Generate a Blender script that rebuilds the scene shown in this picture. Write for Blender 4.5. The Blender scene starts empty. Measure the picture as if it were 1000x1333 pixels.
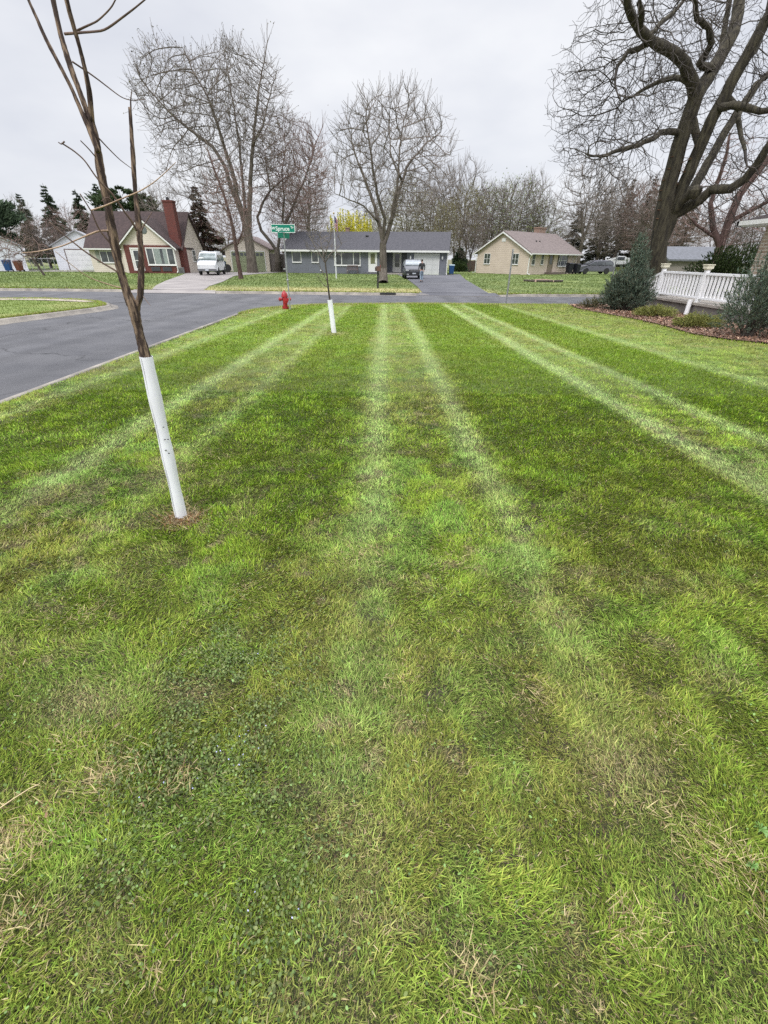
import bpy, bmesh, math, random
import numpy as np
from mathutils import Vector, Matrix
random.seed(7)
PI = math.pi
rad = math.radians
SC = bpy.context.scene
COL = SC.collection

# ------------------------------------------------------------------ camera
F, TH, RO, EYE = 572.0, rad(30.02), 0.010, 1.72
ct, st = math.cos(TH), math.sin(TH)
Fv = Vector((0, ct, -st)); r0 = Vector((1, 0, 0)); u0 = Vector((0, st, ct))
Rv = (r0 * math.cos(RO) + u0 * math.sin(RO)).normalized()
Uv = (u0 * math.cos(RO) - r0 * math.sin(RO)).normalized()
cd = bpy.data.cameras.new('camera'); cam = bpy.data.objects.new('camera', cd); COL.objects.link(cam)
M = Matrix((Rv, Uv, -Fv)).transposed().to_4x4(); M.translation = Vector((0, 0, EYE))
cam.matrix_world = M
cd.sensor_fit = 'HORIZONTAL'; cd.sensor_width = 36; cd.lens = 36 * F / 1000
cd.clip_start = 0.05; cd.clip_end = 3000
SC.camera = cam

def ray(px, py):
    return Fv + Rv * ((px - 500) / F) + Uv * ((666.5 - py) / F)
def G(px, py, z=0.0):
    d = ray(px, py); t = (z - EYE) / d.z
    return Vector((d.x * t, d.y * t, z))
def A(px, py, Y):
    d = ray(px, py); t = Y / d.y
    return Vector((d.x * t, Y, EYE + d.z * t))

# ------------------------------------------------------------------ noise (numpy)
def _hash(ix, iy, seed):
    h = (ix.astype(np.int64) * 374761393 + iy.astype(np.int64) * 668265263 + seed * 974634777) & 0xffffffff
    h = ((h ^ (h >> 13)) * 1274126177) & 0xffffffff
    return ((h ^ (h >> 16)) & 0xffff) / 65535.0
def vnoise(x, y, s, seed=0):
    x = x / s + 1000.3; y = y / s + 1000.7
    ix = np.floor(x); iy = np.floor(y); fx = x - ix; fy = y - iy
    fx = fx * fx * (3 - 2 * fx); fy = fy * fy * (3 - 2 * fy)
    a = _hash(ix, iy, seed); b = _hash(ix + 1, iy, seed); c = _hash(ix, iy + 1, seed); d = _hash(ix + 1, iy + 1, seed)
    return (a * (1 - fx) + b * fx) * (1 - fy) + (c * (1 - fx) + d * fx) * fy
def fbm(x, y, s, seed=0, o=3):
    r = 0; w = 0; a = 1.0
    for k in range(o):
        r = r + a * vnoise(x, y, s / 2 ** k, seed + 17 * k); w += a; a *= 0.55
    return r / w
def sstep(e0, e1, x):
    t = np.clip((x - e0) / (e1 - e0), 0, 1); return t * t * (3 - 2 * t)

# ------------------------------------------------------------------ materials
MATS = {}
def nd(nt, t, **kw):
    n = nt.nodes.new(t)
    for k, v in kw.items(): setattr(n, k, v)
    return n
def mat(name, col, rough=0.8, col2=None, scale=6.0, detail=5.0, bump=0.0, bscale=None, metal=0.0, stretch=None, attr=None, spec=0.4, lo=0.35, hi=0.65, trans=0.0, bdist=0.02):
    if name in MATS: return MATS[name]
    m = bpy.data.materials.new(name); m.use_nodes = True; nt = m.node_tree; nt.nodes.clear()
    out = nd(nt, 'ShaderNodeOutputMaterial'); b = nd(nt, 'ShaderNodeBsdfPrincipled')
    nt.links.new(b.outputs[0], out.inputs[0])
    b.inputs['Roughness'].default_value = rough; b.inputs['Metallic'].default_value = metal
    b.inputs['Specular IOR Level'].default_value = spec
    c1 = (*col, 1); b.inputs['Base Color'].default_value = c1
    tc = nd(nt, 'ShaderNodeTexCoord'); mp = nd(nt, 'ShaderNodeMapping'); nt.links.new(tc.outputs['Object'], mp.inputs[0])
    if stretch: mp.inputs['Scale'].default_value = stretch
    if col2 is not None:
        n = nd(nt, 'ShaderNodeTexNoise'); n.inputs['Scale'].default_value = scale; n.inputs['Detail'].default_value = detail
        nt.links.new(mp.outputs[0], n.inputs['Vector'])
        r = nd(nt, 'ShaderNodeMapRange'); r.inputs[1].default_value = lo; r.inputs[2].default_value = hi
        nt.links.new(n.outputs['Fac'], r.inputs[0])
        mx = nd(nt, 'ShaderNodeMix', data_type='RGBA'); mx.inputs[6].default_value = c1; mx.inputs[7].default_value = (*col2, 1)
        nt.links.new(r.outputs[0], mx.inputs[0]); nt.links.new(mx.outputs[2], b.inputs['Base Color'])
    if attr:
        a = nd(nt, 'ShaderNodeVertexColor', layer_name=attr); nt.links.new(a.outputs[0], b.inputs['Base Color'])
    if bump:
        n2 = nd(nt, 'ShaderNodeTexNoise'); n2.inputs['Scale'].default_value = bscale or scale * 3; n2.inputs['Detail'].default_value = 6
        nt.links.new(mp.outputs[0], n2.inputs['Vector'])
        bp = nd(nt, 'ShaderNodeBump'); bp.inputs['Strength'].default_value = bump; bp.inputs['Distance'].default_value = bdist
        nt.links.new(n2.outputs['Fac'], bp.inputs['Height']); nt.links.new(bp.outputs[0], b.inputs['Normal'])
    if trans:
        tr = nd(nt, 'ShaderNodeBsdfTranslucent'); ms = nd(nt, 'ShaderNodeMixShader'); ms.inputs[0].default_value = trans
        src = b.inputs['Base Color'].links[0].from_socket if b.inputs['Base Color'].links else None
        if src: nt.links.new(src, tr.inputs[0])
        else: tr.inputs[0].default_value = c1
        nt.links.new(b.outputs[0], ms.inputs[1]); nt.links.new(tr.outputs[0], ms.inputs[2]); nt.links.new(ms.outputs[0], out.inputs[0])
    MATS[name] = m; return m
def brick_mat(name, c1, c2, mortar, sc=1.0, bw=0.21, bh=0.075, ms=0.012):
    if name in MATS: return MATS[name]
    m = mat(name, c1, 0.9); nt = m.node_tree; b = [n for n in nt.nodes if n.type == 'BSDF_PRINCIPLED'][0]
    tc = nd(nt, 'ShaderNodeTexCoord'); sp = nd(nt, 'ShaderNodeSeparateXYZ'); nt.links.new(tc.outputs['Object'], sp.inputs[0])
    ad = nd(nt, 'ShaderNodeMath', operation='ADD'); nt.links.new(sp.outputs[0], ad.inputs[0]); nt.links.new(sp.outputs[1], ad.inputs[1])
    cb = nd(nt, 'ShaderNodeCombineXYZ'); nt.links.new(ad.outputs[0], cb.inputs[0]); nt.links.new(sp.outputs[2], cb.inputs[1])
    br = nd(nt, 'ShaderNodeTexBrick'); nt.links.new(cb.outputs[0], br.inputs['Vector'])
    br.inputs['Color1'].default_value = (*c1, 1); br.inputs['Color2'].default_value = (*c2, 1); br.inputs['Mortar'].default_value = (*mortar, 1)
    br.inputs['Scale'].default_value = sc; br.inputs['Brick Width'].default_value = bw; br.inputs['Row Height'].default_value = bh; br.inputs['Mortar Size'].default_value = ms
    nt.links.new(br.outputs[0], b.inputs['Base Color'])
    bp = nd(nt, 'ShaderNodeBump'); bp.inputs['Strength'].default_value = .6; bp.inputs['Distance'].default_value = .01; bp.invert = True
    nt.links.new(br.outputs['Fac'], bp.inputs['Height']); nt.links.new(bp.outputs[0], b.inputs['Normal'])
    return m
def siding_mat(name, c1, c2, pitch=0.14, vertical=False):
    if name in MATS: return MATS[name]
    m = mat(name, c1, 0.7, col2=c2, scale=1.2); nt = m.node_tree; b = [n for n in nt.nodes if n.type == 'BSDF_PRINCIPLED'][0]
    tc = nd(nt, 'ShaderNodeTexCoord'); sp = nd(nt, 'ShaderNodeSeparateXYZ'); nt.links.new(tc.outputs['Object'], sp.inputs[0])
    src = sp.outputs[2]
    if vertical:
        ad = nd(nt, 'ShaderNodeMath', operation='ADD'); nt.links.new(sp.outputs[0], ad.inputs[0]); nt.links.new(sp.outputs[1], ad.inputs[1]); src = ad.outputs[0]
    d = nd(nt, 'ShaderNodeMath', operation='DIVIDE'); d.inputs[1].default_value = pitch; nt.links.new(src, d.inputs[0])
    f = nd(nt, 'ShaderNodeMath', operation='FRACT'); nt.links.new(d.outputs[0], f.inputs[0])
    bp = nd(nt, 'ShaderNodeBump'); bp.inputs['Strength'].default_value = .5; bp.inputs['Distance'].default_value = 0.01; bp.invert = not vertical
    nt.links.new(f.outputs[0], bp.inputs['Height']); nt.links.new(bp.outputs[0], b.inputs['Normal'])
    g = nd(nt, 'ShaderNodeMath', operation='GREATER_THAN'); g.inputs[1].default_value = 0.90; nt.links.new(f.outputs[0], g.inputs[0])
    mx = nd(nt, 'ShaderNodeMix', data_type='RGBA'); mx.inputs[7].default_value = (*(v * .80 for v in c1), 1)
    old = b.inputs['Base Color'].links[0].from_socket; nt.links.new(old, mx.inputs[6]); nt.links.new(g.outputs[0], mx.inputs[0])
    nt.links.new(mx.outputs[2], b.inputs['Base Color'])
    return m

# ------------------------------------------------------------------ objects
def tag(o, label=None, cat=None, group=None, kind=None):
    if label: o['label'] = label
    if cat: o['category'] = cat
    if group: o['group'] = group
    if kind: o['kind'] = kind
    return o
def empty(name, label, cat, loc=(0, 0, 0), rz=0.0, group=None):
    o = bpy.data.objects.new(name, None); COL.objects.link(o); o.location = loc; o.rotation_euler = (0, 0, rz); o.empty_display_size = .2
    return tag(o, label, cat, group)
def np_obj(name, V, faces, m, parent=None, colors=None, smooth=False):
    """V (n,3); faces: list of int arrays (k, sides)."""
    me = bpy.data.meshes.new(name)
    V = np.asarray(V, dtype=np.float32)
    faces = [np.asarray(f, dtype=np.int32) for f in faces if len(f)]
    me.vertices.add(len(V)); me.vertices.foreach_set('co', V.ravel())
    tot = np.concatenate([np.full(len(f), f.shape[1], dtype=np.int32) for f in faces])
    li = np.concatenate([f.ravel() for f in faces])
    me.loops.add(len(li)); me.loops.foreach_set('vertex_index', li)
    me.polygons.add(len(tot)); st_ = np.concatenate([[0], np.cumsum(tot)[:-1]]).astype(np.int32)
    me.polygons.foreach_set('loop_start', st_)
    me.update(calc_edges=True)
    if smooth: me.polygons.foreach_set('use_smooth', np.ones(len(tot), dtype=bool))
    if colors is not None:
        ca = me.color_attributes.new('Col', 'FLOAT_COLOR', 'POINT')
        c4 = np.ones((len(V), 4), dtype=np.float32); c4[:, :3] = colors; ca.data.foreach_set('color', c4.ravel())
    me.materials.append(m)
    o = bpy.data.objects.new(name, me); COL.objects.link(o)
    if parent: o.parent = parent
    return o
def copy_tree(o, parent=None):
    c = o.copy(); COL.objects.link(c)
    if parent: c.parent = parent
    for ch in list(o.children): copy_tree(ch, c)
    return c

class MB:
    def __init__(s): s.bm = bmesh.new()
    def _face(s, vs):
        try: s.bm.faces.new(vs)
        except ValueError: pass
    def box(s, x0, x1, y0, y1, z0, z1, mtx=None):
        P = [(x0, y0, z0), (x1, y0, z0), (x1, y1, z0), (x0, y1, z0), (x0, y0, z1), (x1, y0, z1), (x1, y1, z1), (x0, y1, z1)]
        v = [s.bm.verts.new(mtx @ Vector(p) if mtx else p) for p in P]
        for f in ((0, 3, 2, 1), (4, 5, 6, 7), (0, 1, 5, 4), (1, 2, 6, 5), (2, 3, 7, 6), (3, 0, 4, 7)): s._face([v[i] for i in f])
        return s
    def prism(s, pts, d0, d1, axis='y', mtx=None):
        """pts 2-D polygon, extruded between d0 and d1. axis y: pts are (x,z); x: pts are (y,z); z: pts are (x,y)."""
        def mk(p, d):
            q = {'y': (p[0], d, p[1]), 'x': (d, p[0], p[1]), 'z': (p[0], p[1], d)}[axis]
            return mtx @ Vector(q) if mtx else q
        a = [s.bm.verts.new(mk(p, d0)) for p in pts]; b = [s.bm.verts.new(mk(p, d1)) for p in pts]
        s._face(a[::-1]); s._face(b); n = len(pts)
        for i in range(n): s._face([a[i], a[(i + 1) % n], b[(i + 1) % n], b[i]])
        return s
    def lathe(s, prof, n=16, c=(0, 0, 0), mtx=None, axis='z'):
        rings = []
        for r, z in prof:
            ring = []
            for k in range(n):
                a = 2 * PI * k / n; q = (r * math.cos(a), r * math.sin(a), z)
                if axis == 'x': q = (z, q[0], q[1])
                if axis == 'y': q = (q[0], z, q[1])
                q = Vector(q) + Vector(c); ring.append(s.bm.verts.new(mtx @ q if mtx else q))
            rings.append(ring)
        for a, b in zip(rings, rings[1:]):
            for k in range(n): s._face([a[k], a[(k + 1) % n], b[(k + 1) % n], b[k]])
        s._face(rings[0][::-1]); s._face(rings[-1]); return s
    def tube(s, pts, r, n=8, cap=True):
        pts = [Vector(p) for p in pts]; rr = r if isinstance(r, (list, tuple)) else [r] * len(pts); rings = []
        for i, p in enumerate(pts):
            d = (pts[min(i + 1, len(pts) - 1)] - pts[max(i - 1, 0)]).normalized()
            u = d.orthogonal().normalized() if i == 0 else (u - d * u.dot(d)).normalized()
            w = d.cross(u)
            rings.append([s.bm.verts.new(p + (u * math.cos(2 * PI * k / n) + w * math.sin(2 * PI * k / n)) * rr[i]) for k in range(n)])
        for a, b in zip(rings, rings[1:]):
            for k in range(n): s._face([a[k], a[(k + 1) % n], b[(k + 1) % n], b[k]])
        if cap: s._face(rings[0][::-1]); s._face(rings[-1])
        return s
    def done(s, name, m, parent=None, smooth=False, bevel=0, loc=None, rz=None):
        me = bpy.data.meshes.new(name)
        bmesh.ops.recalc_face_normals(s.bm, faces=s.bm.faces)
        if bevel: bmesh.ops.bevel(s.bm, geom=list(s.bm.edges), offset=bevel, segments=2, affect='EDGES', clamp_overlap=True)
        s.bm.to_mesh(me); s.bm.free(); me.materials.append(m)
        if smooth:
            me.polygons.foreach_set('use_smooth', [True] * len(me.polygons))
            if hasattr(me, 'set_sharp_from_angle'): me.set_sharp_from_angle(angle=rad(38))
        o = bpy.data.objects.new(name, me); COL.objects.link(o)
        if parent: o.parent = parent
        if loc is not None: o.location = loc
        if rz is not None: o.rotation_euler = (0, 0, rz)
        return o
def text_obj(name, txt, size, m, parent, loc, rot, ext=0.002, align='CENTER', bold=0.0):
    cu = bpy.data.curves.new(name, 'FONT'); cu.body = txt; cu.size = size; cu.extrude = ext; cu.align_x = align; cu.align_y = 'CENTER'; cu.offset = bold
    t = bpy.data.objects.new(name, cu); COL.objects.link(t)
    bpy.context.view_layer.update()
    me = bpy.data.meshes.new_from_object(t.evaluated_get(bpy.context.evaluated_depsgraph_get()))
    bpy.data.objects.remove(t)
    me.materials.clear(); me.materials.append(m)
    o = bpy.data.objects.new(name, me); COL.objects.link(o); o.parent = parent; o.location = loc; o.rotation_euler = rot
    return o

# ------------------------------------------------------------------ palette
WHITE = mat('white_paint', (.72, .73, .74), .55, col2=(.62, .63, .65), scale=2)
TRIM = mat('white_trim', (.70, .70, .68), .6)
GLASS = mat('window_glass', (.03, .035, .04), .08, col2=(.10, .11, .12), scale=.9, spec=.8)
DARK = mat('dark_metal', (.03, .03, .032), .5)
RUBBER = mat('tyre_rubber', (.025, .025, .025), .85)
STEEL = mat('galvanised_steel', (.38, .39, .40), .45, metal=.5, col2=(.28, .28, .29), scale=9)
CONC = mat('concrete', (.36, .33, .29), .9, col2=(.24, .22, .20), scale=3, bump=.4, bscale=40)
ROOFG = mat('asphalt_shingle_grey', (.050, .050, .058), .95, col2=(.085, .082, .092), scale=5, detail=8, bump=.6, bscale=18, stretch=(1, 1, 3))
ROOFB = mat('asphalt_shingle_brown', (.050, .036, .036), .95, col2=(.075, .052, .050), scale=4, detail=8, bump=.6, bscale=18)
ROOFT = mat('asphalt_shingle_taupe', (.13, .105, .10), .95, col2=(.19, .155, .145), scale=4, detail=8, bump=.6, bscale=18)
BRICK = brick_mat('red_brick', (.17, .040, .030), (.11, .030, .026), (.13, .07, .06))
BRICKT = brick_mat('tan_brick', (.30, .17, .12), (.20, .10, .07), (.34, .29, .25))
BRICKW = brick_mat('pale_stone_brick', (.42, .34, .26), (.28, .20, .14), (.50, .46, .40), bw=.34, bh=.11, ms=.02)
# ------------------------------------------------------------------ world and light
SUN_EL, SUN_AZ = rad(48), rad(205)
w = bpy.data.worlds.new('World'); SC.world = w; w.use_nodes = True; nt = w.node_tree; nt.nodes.clear()
out = nd(nt, 'ShaderNodeOutputWorld'); bg = nd(nt, 'ShaderNodeBackground'); bg.inputs[1].default_value = 0.1
nt.links.new(bg.outputs[0], out.inputs[0])
sky = nd(nt, 'ShaderNodeTexSky', sky_type='NISHITA', sun_disc=False, sun_elevation=SUN_EL, sun_rotation=SUN_AZ)
tc = nd(nt, 'ShaderNodeTexCoord'); sp = nd(nt, 'ShaderNodeSeparateXYZ'); nt.links.new(tc.outputs['Generated'], sp.inputs[0])
mp = nd(nt, 'ShaderNodeMapping'); mp.inputs['Scale'].default_value = (1, 1, 2.6); nt.links.new(tc.outputs['Generated'], mp.inputs[0])
nz = nd(nt, 'ShaderNodeTexNoise'); nz.inputs['Scale'].default_value = 2.3; nz.inputs['Detail'].default_value = 5; nz.inputs['Roughness'].default_value = .5
nt.links.new(mp.outputs[0], nz.inputs['Vector'])
cr = nd(nt, 'ShaderNodeMapRange'); cr.inputs[1].default_value = .33; cr.inputs[2].default_value = .67
nt.links.new(nz.outputs['Fac'], cr.inputs[0])
cl = nd(nt, 'ShaderNodeMix', data_type='RGBA'); cl.inputs[6].default_value = (6.7, 6.95, 7.7, 1); cl.inputs[7].default_value = (9.1, 9.2, 9.5, 1)
nt.links.new(cr.outputs[0], cl.inputs[0])
zr = nd(nt, 'ShaderNodeMapRange', interpolation_type='SMOOTHSTEP'); zr.inputs[1].default_value = .30; zr.inputs[2].default_value = 1.0; zr.inputs[3].default_value = 1.0; zr.inputs[4].default_value = 3.9
nt.links.new(sp.outputs[2], zr.inputs[0])
vm = nd(nt, 'ShaderNodeVectorMath', operation='SCALE'); nt.links.new(cl.outputs[2], vm.inputs[0]); nt.links.new(zr.outputs[0], vm.inputs['Scale'])
mx = nd(nt, 'ShaderNodeMix', data_type='RGBA'); mx.inputs[0].default_value = .93
nt.links.new(sky.outputs[0], mx.inputs[6]); nt.links.new(vm.outputs[0], mx.inputs[7]); nt.links.new(mx.outputs[2], bg.inputs[0])
sl = bpy.data.lights.new('sun', 'SUN'); sl.energy = 1.5; sl.angle = rad(14); sl.color = (1, .97, .92)
so = bpy.data.objects.new('sun', sl); COL.objects.link(so)
so.rotation_euler = Vector((math.sin(SUN_AZ) * math.cos(SUN_EL), math.cos(SUN_AZ) * math.cos(SUN_EL), math.sin(SUN_EL))).to_track_quat('Z', 'Y').to_euler()
vs = SC.view_settings; vs.view_transform = 'Standard'; vs.look = 'None'; vs.exposure = 0.1; vs.gamma = 1
SC.cycles.max_bounces = 5; SC.cycles.diffuse_bounces = 3; SC.cycles.transparent_max_bounces = 8; SC.cycles.caustics_reflective = False
SC.cycles.use_adaptive_sampling = True; SC.cycles.use_denoising = False

# ------------------------------------------------------------------ ground plan
def arc(cx, cy, r, a0, a1, n=10):
    return [(cx + r * math.cos(rad(a0 + (a1 - a0) * k / n)), cy + r * math.sin(rad(a0 + (a1 - a0) * k / n))) for k in range(n + 1)]
NEAR = lambda x: 21.15 + .035 * x          # kerb line of our side of the cross street
FAR = lambda x: 28.25 + .012 * (abs(x)) ** 1.0
# curb lines (inner edge = lawn side)
lawn_edge = [(-5.12, -8), (-5.12, 16.6)] + arc(-1.0, 16.6 + .0, 4.12, 180, 100, 12)[1:]
lawn_edge = [(x, min(y, NEAR(x) - .02)) for x, y in lawn_edge] + [(x, NEAR(x)) for x in (1, 4, 8, 14, 30, 90)]
isl_edge = [(-90, NEAR(-90) + 2.8), (-30, NEAR(-30) + 1.9), (-17.5, 21.75)] + [tuple(G(px, py)[:2]) for px, py in ((60, 388.6), (105, 390.2), (128, 392), (138, 395), (138, 397.6), (120, 400.5))] + [(-11.9, 14.6), (-11.9, -8)]
far_edge = [(-90, FAR(-90)), (-30, FAR(-30)), (-14.3, 28.9), (-9.8, 28.3), (0, 28.15), (6, 28.1), (13, 28.6), (30, 29), (90, 29.5)]

def edge_dist(edge, X, Y):
    """distance to a polyline (numpy)."""
    best = np.full(X.shape, 1e9)
    for (ax, ay), (bx, by) in zip(edge, edge[1:]):
        dx, dy = bx - ax, by - ay; L = dx * dx + dy * dy
        t = np.clip(((X - ax) * dx + (Y - ay) * dy) / L, 0, 1)
        best = np.minimum(best, np.hypot(X - ax - t * dx, Y - ay - t * dy))
    return best
def lay(X, Y): return (fbm(X, Y, .8, 77, 2) - .5) * .022
def in_poly(poly, X, Y):
    c = np.zeros(X.shape, bool); n = len(poly)
    for i in range(n):
        (ax, ay), (bx, by) = poly[i], poly[(i + 1) % n]
        if ay == by: continue
        c ^= ((ay > Y) != (by > Y)) & (X < (bx - ax) * (Y - ay) / (by - ay) + ax)
    return c
lawn_poly = lawn_edge + [(90, -8)]
isl_poly = isl_edge + [(-90, -8)]
far_poly = far_edge + [(90, 140), (-90, 140)]

# --- painted mowing-sheen stripe / patch maps shared by soil and blades
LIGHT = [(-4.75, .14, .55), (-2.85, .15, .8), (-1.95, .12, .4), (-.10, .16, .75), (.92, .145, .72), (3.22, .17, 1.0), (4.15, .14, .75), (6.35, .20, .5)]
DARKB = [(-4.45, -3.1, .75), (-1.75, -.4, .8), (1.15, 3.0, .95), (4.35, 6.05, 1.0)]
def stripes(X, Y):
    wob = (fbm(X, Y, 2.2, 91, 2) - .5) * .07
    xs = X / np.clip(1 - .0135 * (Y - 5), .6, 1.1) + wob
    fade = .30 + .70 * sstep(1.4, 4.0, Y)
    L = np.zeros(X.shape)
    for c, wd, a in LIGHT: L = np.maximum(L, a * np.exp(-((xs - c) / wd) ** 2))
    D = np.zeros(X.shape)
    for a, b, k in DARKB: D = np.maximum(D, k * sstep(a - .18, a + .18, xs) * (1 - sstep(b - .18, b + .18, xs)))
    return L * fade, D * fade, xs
HOLES = [tuple(G(px, py)[:2]) for px, py in ((115, 862), (660, 1122), (690, 1020), (602, 978), (790, 1082), (75, 1040), (240, 985), (860, 720), (350, 735), (560, 905), (880, 1170), (430, 1240))]
def maps(X, Y):
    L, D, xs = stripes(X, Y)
    dry = sstep(.56, .76, fbm(X, Y, .34, 3, 4)) * (.35 + .5 * sstep(.35, .65, fbm(X, Y, 3.0, 5, 2))) * (1 - .5 * sstep(2.5, 5, Y)) * (1 - .6 * L)
    dry = np.maximum(dry, .8 * sstep(.66, .8, fbm(X, Y, .16, 8, 3)))
    dry = dry * (1 - .75 * D * sstep(3, 5, Y))
    soil = sstep(.66, .82, fbm(X, Y, .11, 23, 3)) * sstep(.45, .6, fbm(X, Y, .9, 24, 2)) * (1 - sstep(3, 7, Y))
    for hx, hy in HOLES: soil = np.maximum(soil, 1.25 * np.exp(-(((X - hx) / .055) ** 2 + ((Y - hy) / .035) ** 2)) * (.4 + fbm(X, Y, .05, 29, 2)))
    soil = np.clip(soil, 0, 1)
    ivy = sstep(.42, .72, fbm(X, Y, .16, 35, 3)) * np.clip(1.25 - np.hypot((X + .62 + .25 * (Y - 1)) / .42, (Y - 1.1) / .75), 0, 1) * 1.5
    ivy = np.clip(ivy, 0, 1)
    ring = np.exp(-(np.hypot(X + 1.53, Y - 2.85) / .12) ** 2)
    ring2 = np.exp(-(np.hypot(X + 1.36, Y - 12.3) / .35) ** 2)
    tan1 = np.exp(-(np.hypot((X + 1.35) / .16, (Y - 1.25) / .12)) ** 2) + np.exp(-(np.hypot((X + .85) / .14, (Y - 1.32) / .09)) ** 2) + .8*np.exp(-(np.hypot((X - .95) / .18, (Y - .98) / .12)) ** 2)
    dry = np.clip(dry + .9 * ring + .7 * ring2 + .9 * tan1, 0, 1)
    return L, D, dry, soil, ivy, xs
GREEN_SHADE = np.array((.210, .320, .026)); GREEN_M = np.array((.275, .390, .045)); GREEN_SHEEN = np.array((.40, .52, .19))  # dark and pale stripe greens paint how light falls on bent blades
OLIVE = np.array((.290, .325, .060)); TAN = np.array((.56, .45, .26)); BLUEG = np.array((.21, .365, .075)); SOIL = np.array((.040, .030, .022))
def lawn_color(X, Y, rnd=0.5):
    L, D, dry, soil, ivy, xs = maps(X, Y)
    n1 = fbm(X, Y, 1.1, 40, 3)[:, None]; n2 = fbm(X, Y, .3, 50, 3)[:, None]
    c = GREEN_M * (1 - sstep(.4, .62, n1)) + OLIVE * sstep(.4, .62, n1)
    c = c * (1 - .65 * sstep(.5, .7, n2)) + BLUEG * .65 * sstep(.5, .7, n2)
    nr = (1 - sstep(1.2, 3.2, Y))[:, None] * .35; c = c * (1 - nr) + np.array((.310, .345, .090)) * (.8 + .4 * n1) * nr
    yl = sstep(4, 9, Y)[:, None] * (1 - D[:, None])
    c = c * (1 - .35 * yl) + np.array((.30, .37, .12)) * .35 * yl
    Dm = (D * .75)[:, None]; c = c * (1 - Dm) + (GREEN_SHADE * (.85 + .4 * n2)) * Dm
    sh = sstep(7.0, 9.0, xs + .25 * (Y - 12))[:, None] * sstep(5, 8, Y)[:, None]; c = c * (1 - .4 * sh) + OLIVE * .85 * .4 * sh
    Lm = (L * .80)[:, None]; c = c * (1 - Lm) + GREEN_SHEEN * Lm
    dm = (dry * .55)[:, None]; c = c * (1 - dm) + TAN * .7 * dm
    return c, L, D, dry, soil, ivy

# --- ground sheets
EARTH = mat('earth_ground', (.10, .11, .05), .95, col2=(.17, .15, .09), scale=.35, detail=8, bump=.5, bscale=6)
b = MB(); b.box(-600, 600, -300, 1400, -.9, -.16); tag(b.done('ground', EARTH), kind='structure')
def asphalt():
    m = mat('asphalt', (.080, .080, .087), .9, col2=(.108, .107, .113), scale=1.1, detail=9, bump=.5, bscale=260)
    nt = m.node_tree; b = [n for n in nt.nodes if n.type == 'BSDF_PRINCIPLED'][0]
    old = b.inputs['Base Color'].links[0].from_socket
    tc = nd(nt, 'ShaderNodeTexCoord')
    sp = nd(nt, 'ShaderNodeTexNoise'); sp.inputs['Scale'].default_value = 130; sp.inputs['Detail'].default_value = 2; nt.links.new(tc.outputs['Object'], sp.inputs['Vector'])
    r = nd(nt, 'ShaderNodeMapRange'); r.inputs[1].default_value = .3; r.inputs[2].default_value = .7; r.inputs[3].default_value = .60; r.inputs[4].default_value = 1.45; nt.links.new(sp.outputs['Fac'], r.inputs[0])
    # soft sealed bands along the direction of travel and thin tar lines
    mp = nd(nt, 'ShaderNodeMapping'); mp.inputs['Scale'].default_value = (.9, .045, 1); mp.inputs['Rotation'].default_value = (0, 0, rad(4)); nt.links.new(tc.outputs['Object'], mp.inputs[0])
    bn = nd(nt, 'ShaderNodeTexNoise'); bn.inputs['Scale'].default_value = 1.0; bn.inputs['Detail'].default_value = 3; nt.links.new(mp.outputs[0], bn.inputs['Vector'])
    r2 = nd(nt, 'ShaderNodeMapRange'); r2.inputs[1].default_value = .35; r2.inputs[2].default_value = .6; r2.inputs[3].default_value = .80; r2.inputs[4].default_value = 1.08; nt.links.new(bn.outputs['Fac'], r2.inputs[0])
    vo = nd(nt, 'ShaderNodeTexVoronoi', feature='DISTANCE_TO_EDGE'); vo.inputs['Scale'].default_value = .16; 
    dn = nd(nt, 'ShaderNodeTexNoise'); dn.inputs['Scale'].default_value = 1.3; nt.links.new(tc.outputs['Object'], dn.inputs['Vector'])
    va = nd(nt, 'ShaderNodeVectorMath', operation='MULTIPLY_ADD'); va.inputs[1].default_value = (1.2, 1.2, 0); nt.links.new(dn.outputs['Color'], va.inputs[0]); nt.links.new(tc.outputs['Object'], va.inputs[2])
    nt.links.new(va.outputs[0], vo.inputs['Vector'])
    r3 = nd(nt, 'ShaderNodeMapRange'); r3.inputs[1].default_value = .0; r3.inputs[2].default_value = .006; r3.inputs[3].default_value = .5; r3.inputs[4].default_value = 1.0; nt.links.new(vo.outputs[0], r3.inputs[0])
    m1 = nd(nt, 'ShaderNodeMath', operation='MULTIPLY'); nt.links.new(r.outputs[0], m1.inputs[0]); nt.links.new(r2.outputs[0], m1.inputs[1])
    m2 = nd(nt, 'ShaderNodeMath', operation='MULTIPLY'); nt.links.new(m1.outputs[0], m2.inputs[0]); nt.links.new(r3.outputs[0], m2.inputs[1])
    v = nd(nt, 'ShaderNodeVectorMath', operation='SCALE'); nt.links.new(old, v.inputs[0]); nt.links.new(m2.outputs[0], v.inputs['Scale']); nt.links.new(v.outputs[0], b.inputs['Base Color'])
    return m
ASPH = asphalt()
def sheet(name, pts, z, m, lab=None):
    me = bpy.data.meshes.new(name); bm = bmesh.new(); bm.faces.new([bm.verts.new((p[0], p[1], z)) for p in pts])
    bmesh.ops.triangulate(bm, faces=bm.faces); bmesh.ops.recalc_face_normals(bm, faces=bm.faces)
    if sum(f.normal.z for f in bm.faces) < 0: bmesh.ops.reverse_faces(bm, faces=bm.faces)
    bm.to_mesh(me); bm.free(); me.materials.append(m); o = bpy.data.objects.new(name, me); COL.objects.link(o); return tag(o, kind='structure')
sheet('road', [(-90, -8), (90, -8), (90, 45), (-90, 45)], -.115, ASPH)
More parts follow.
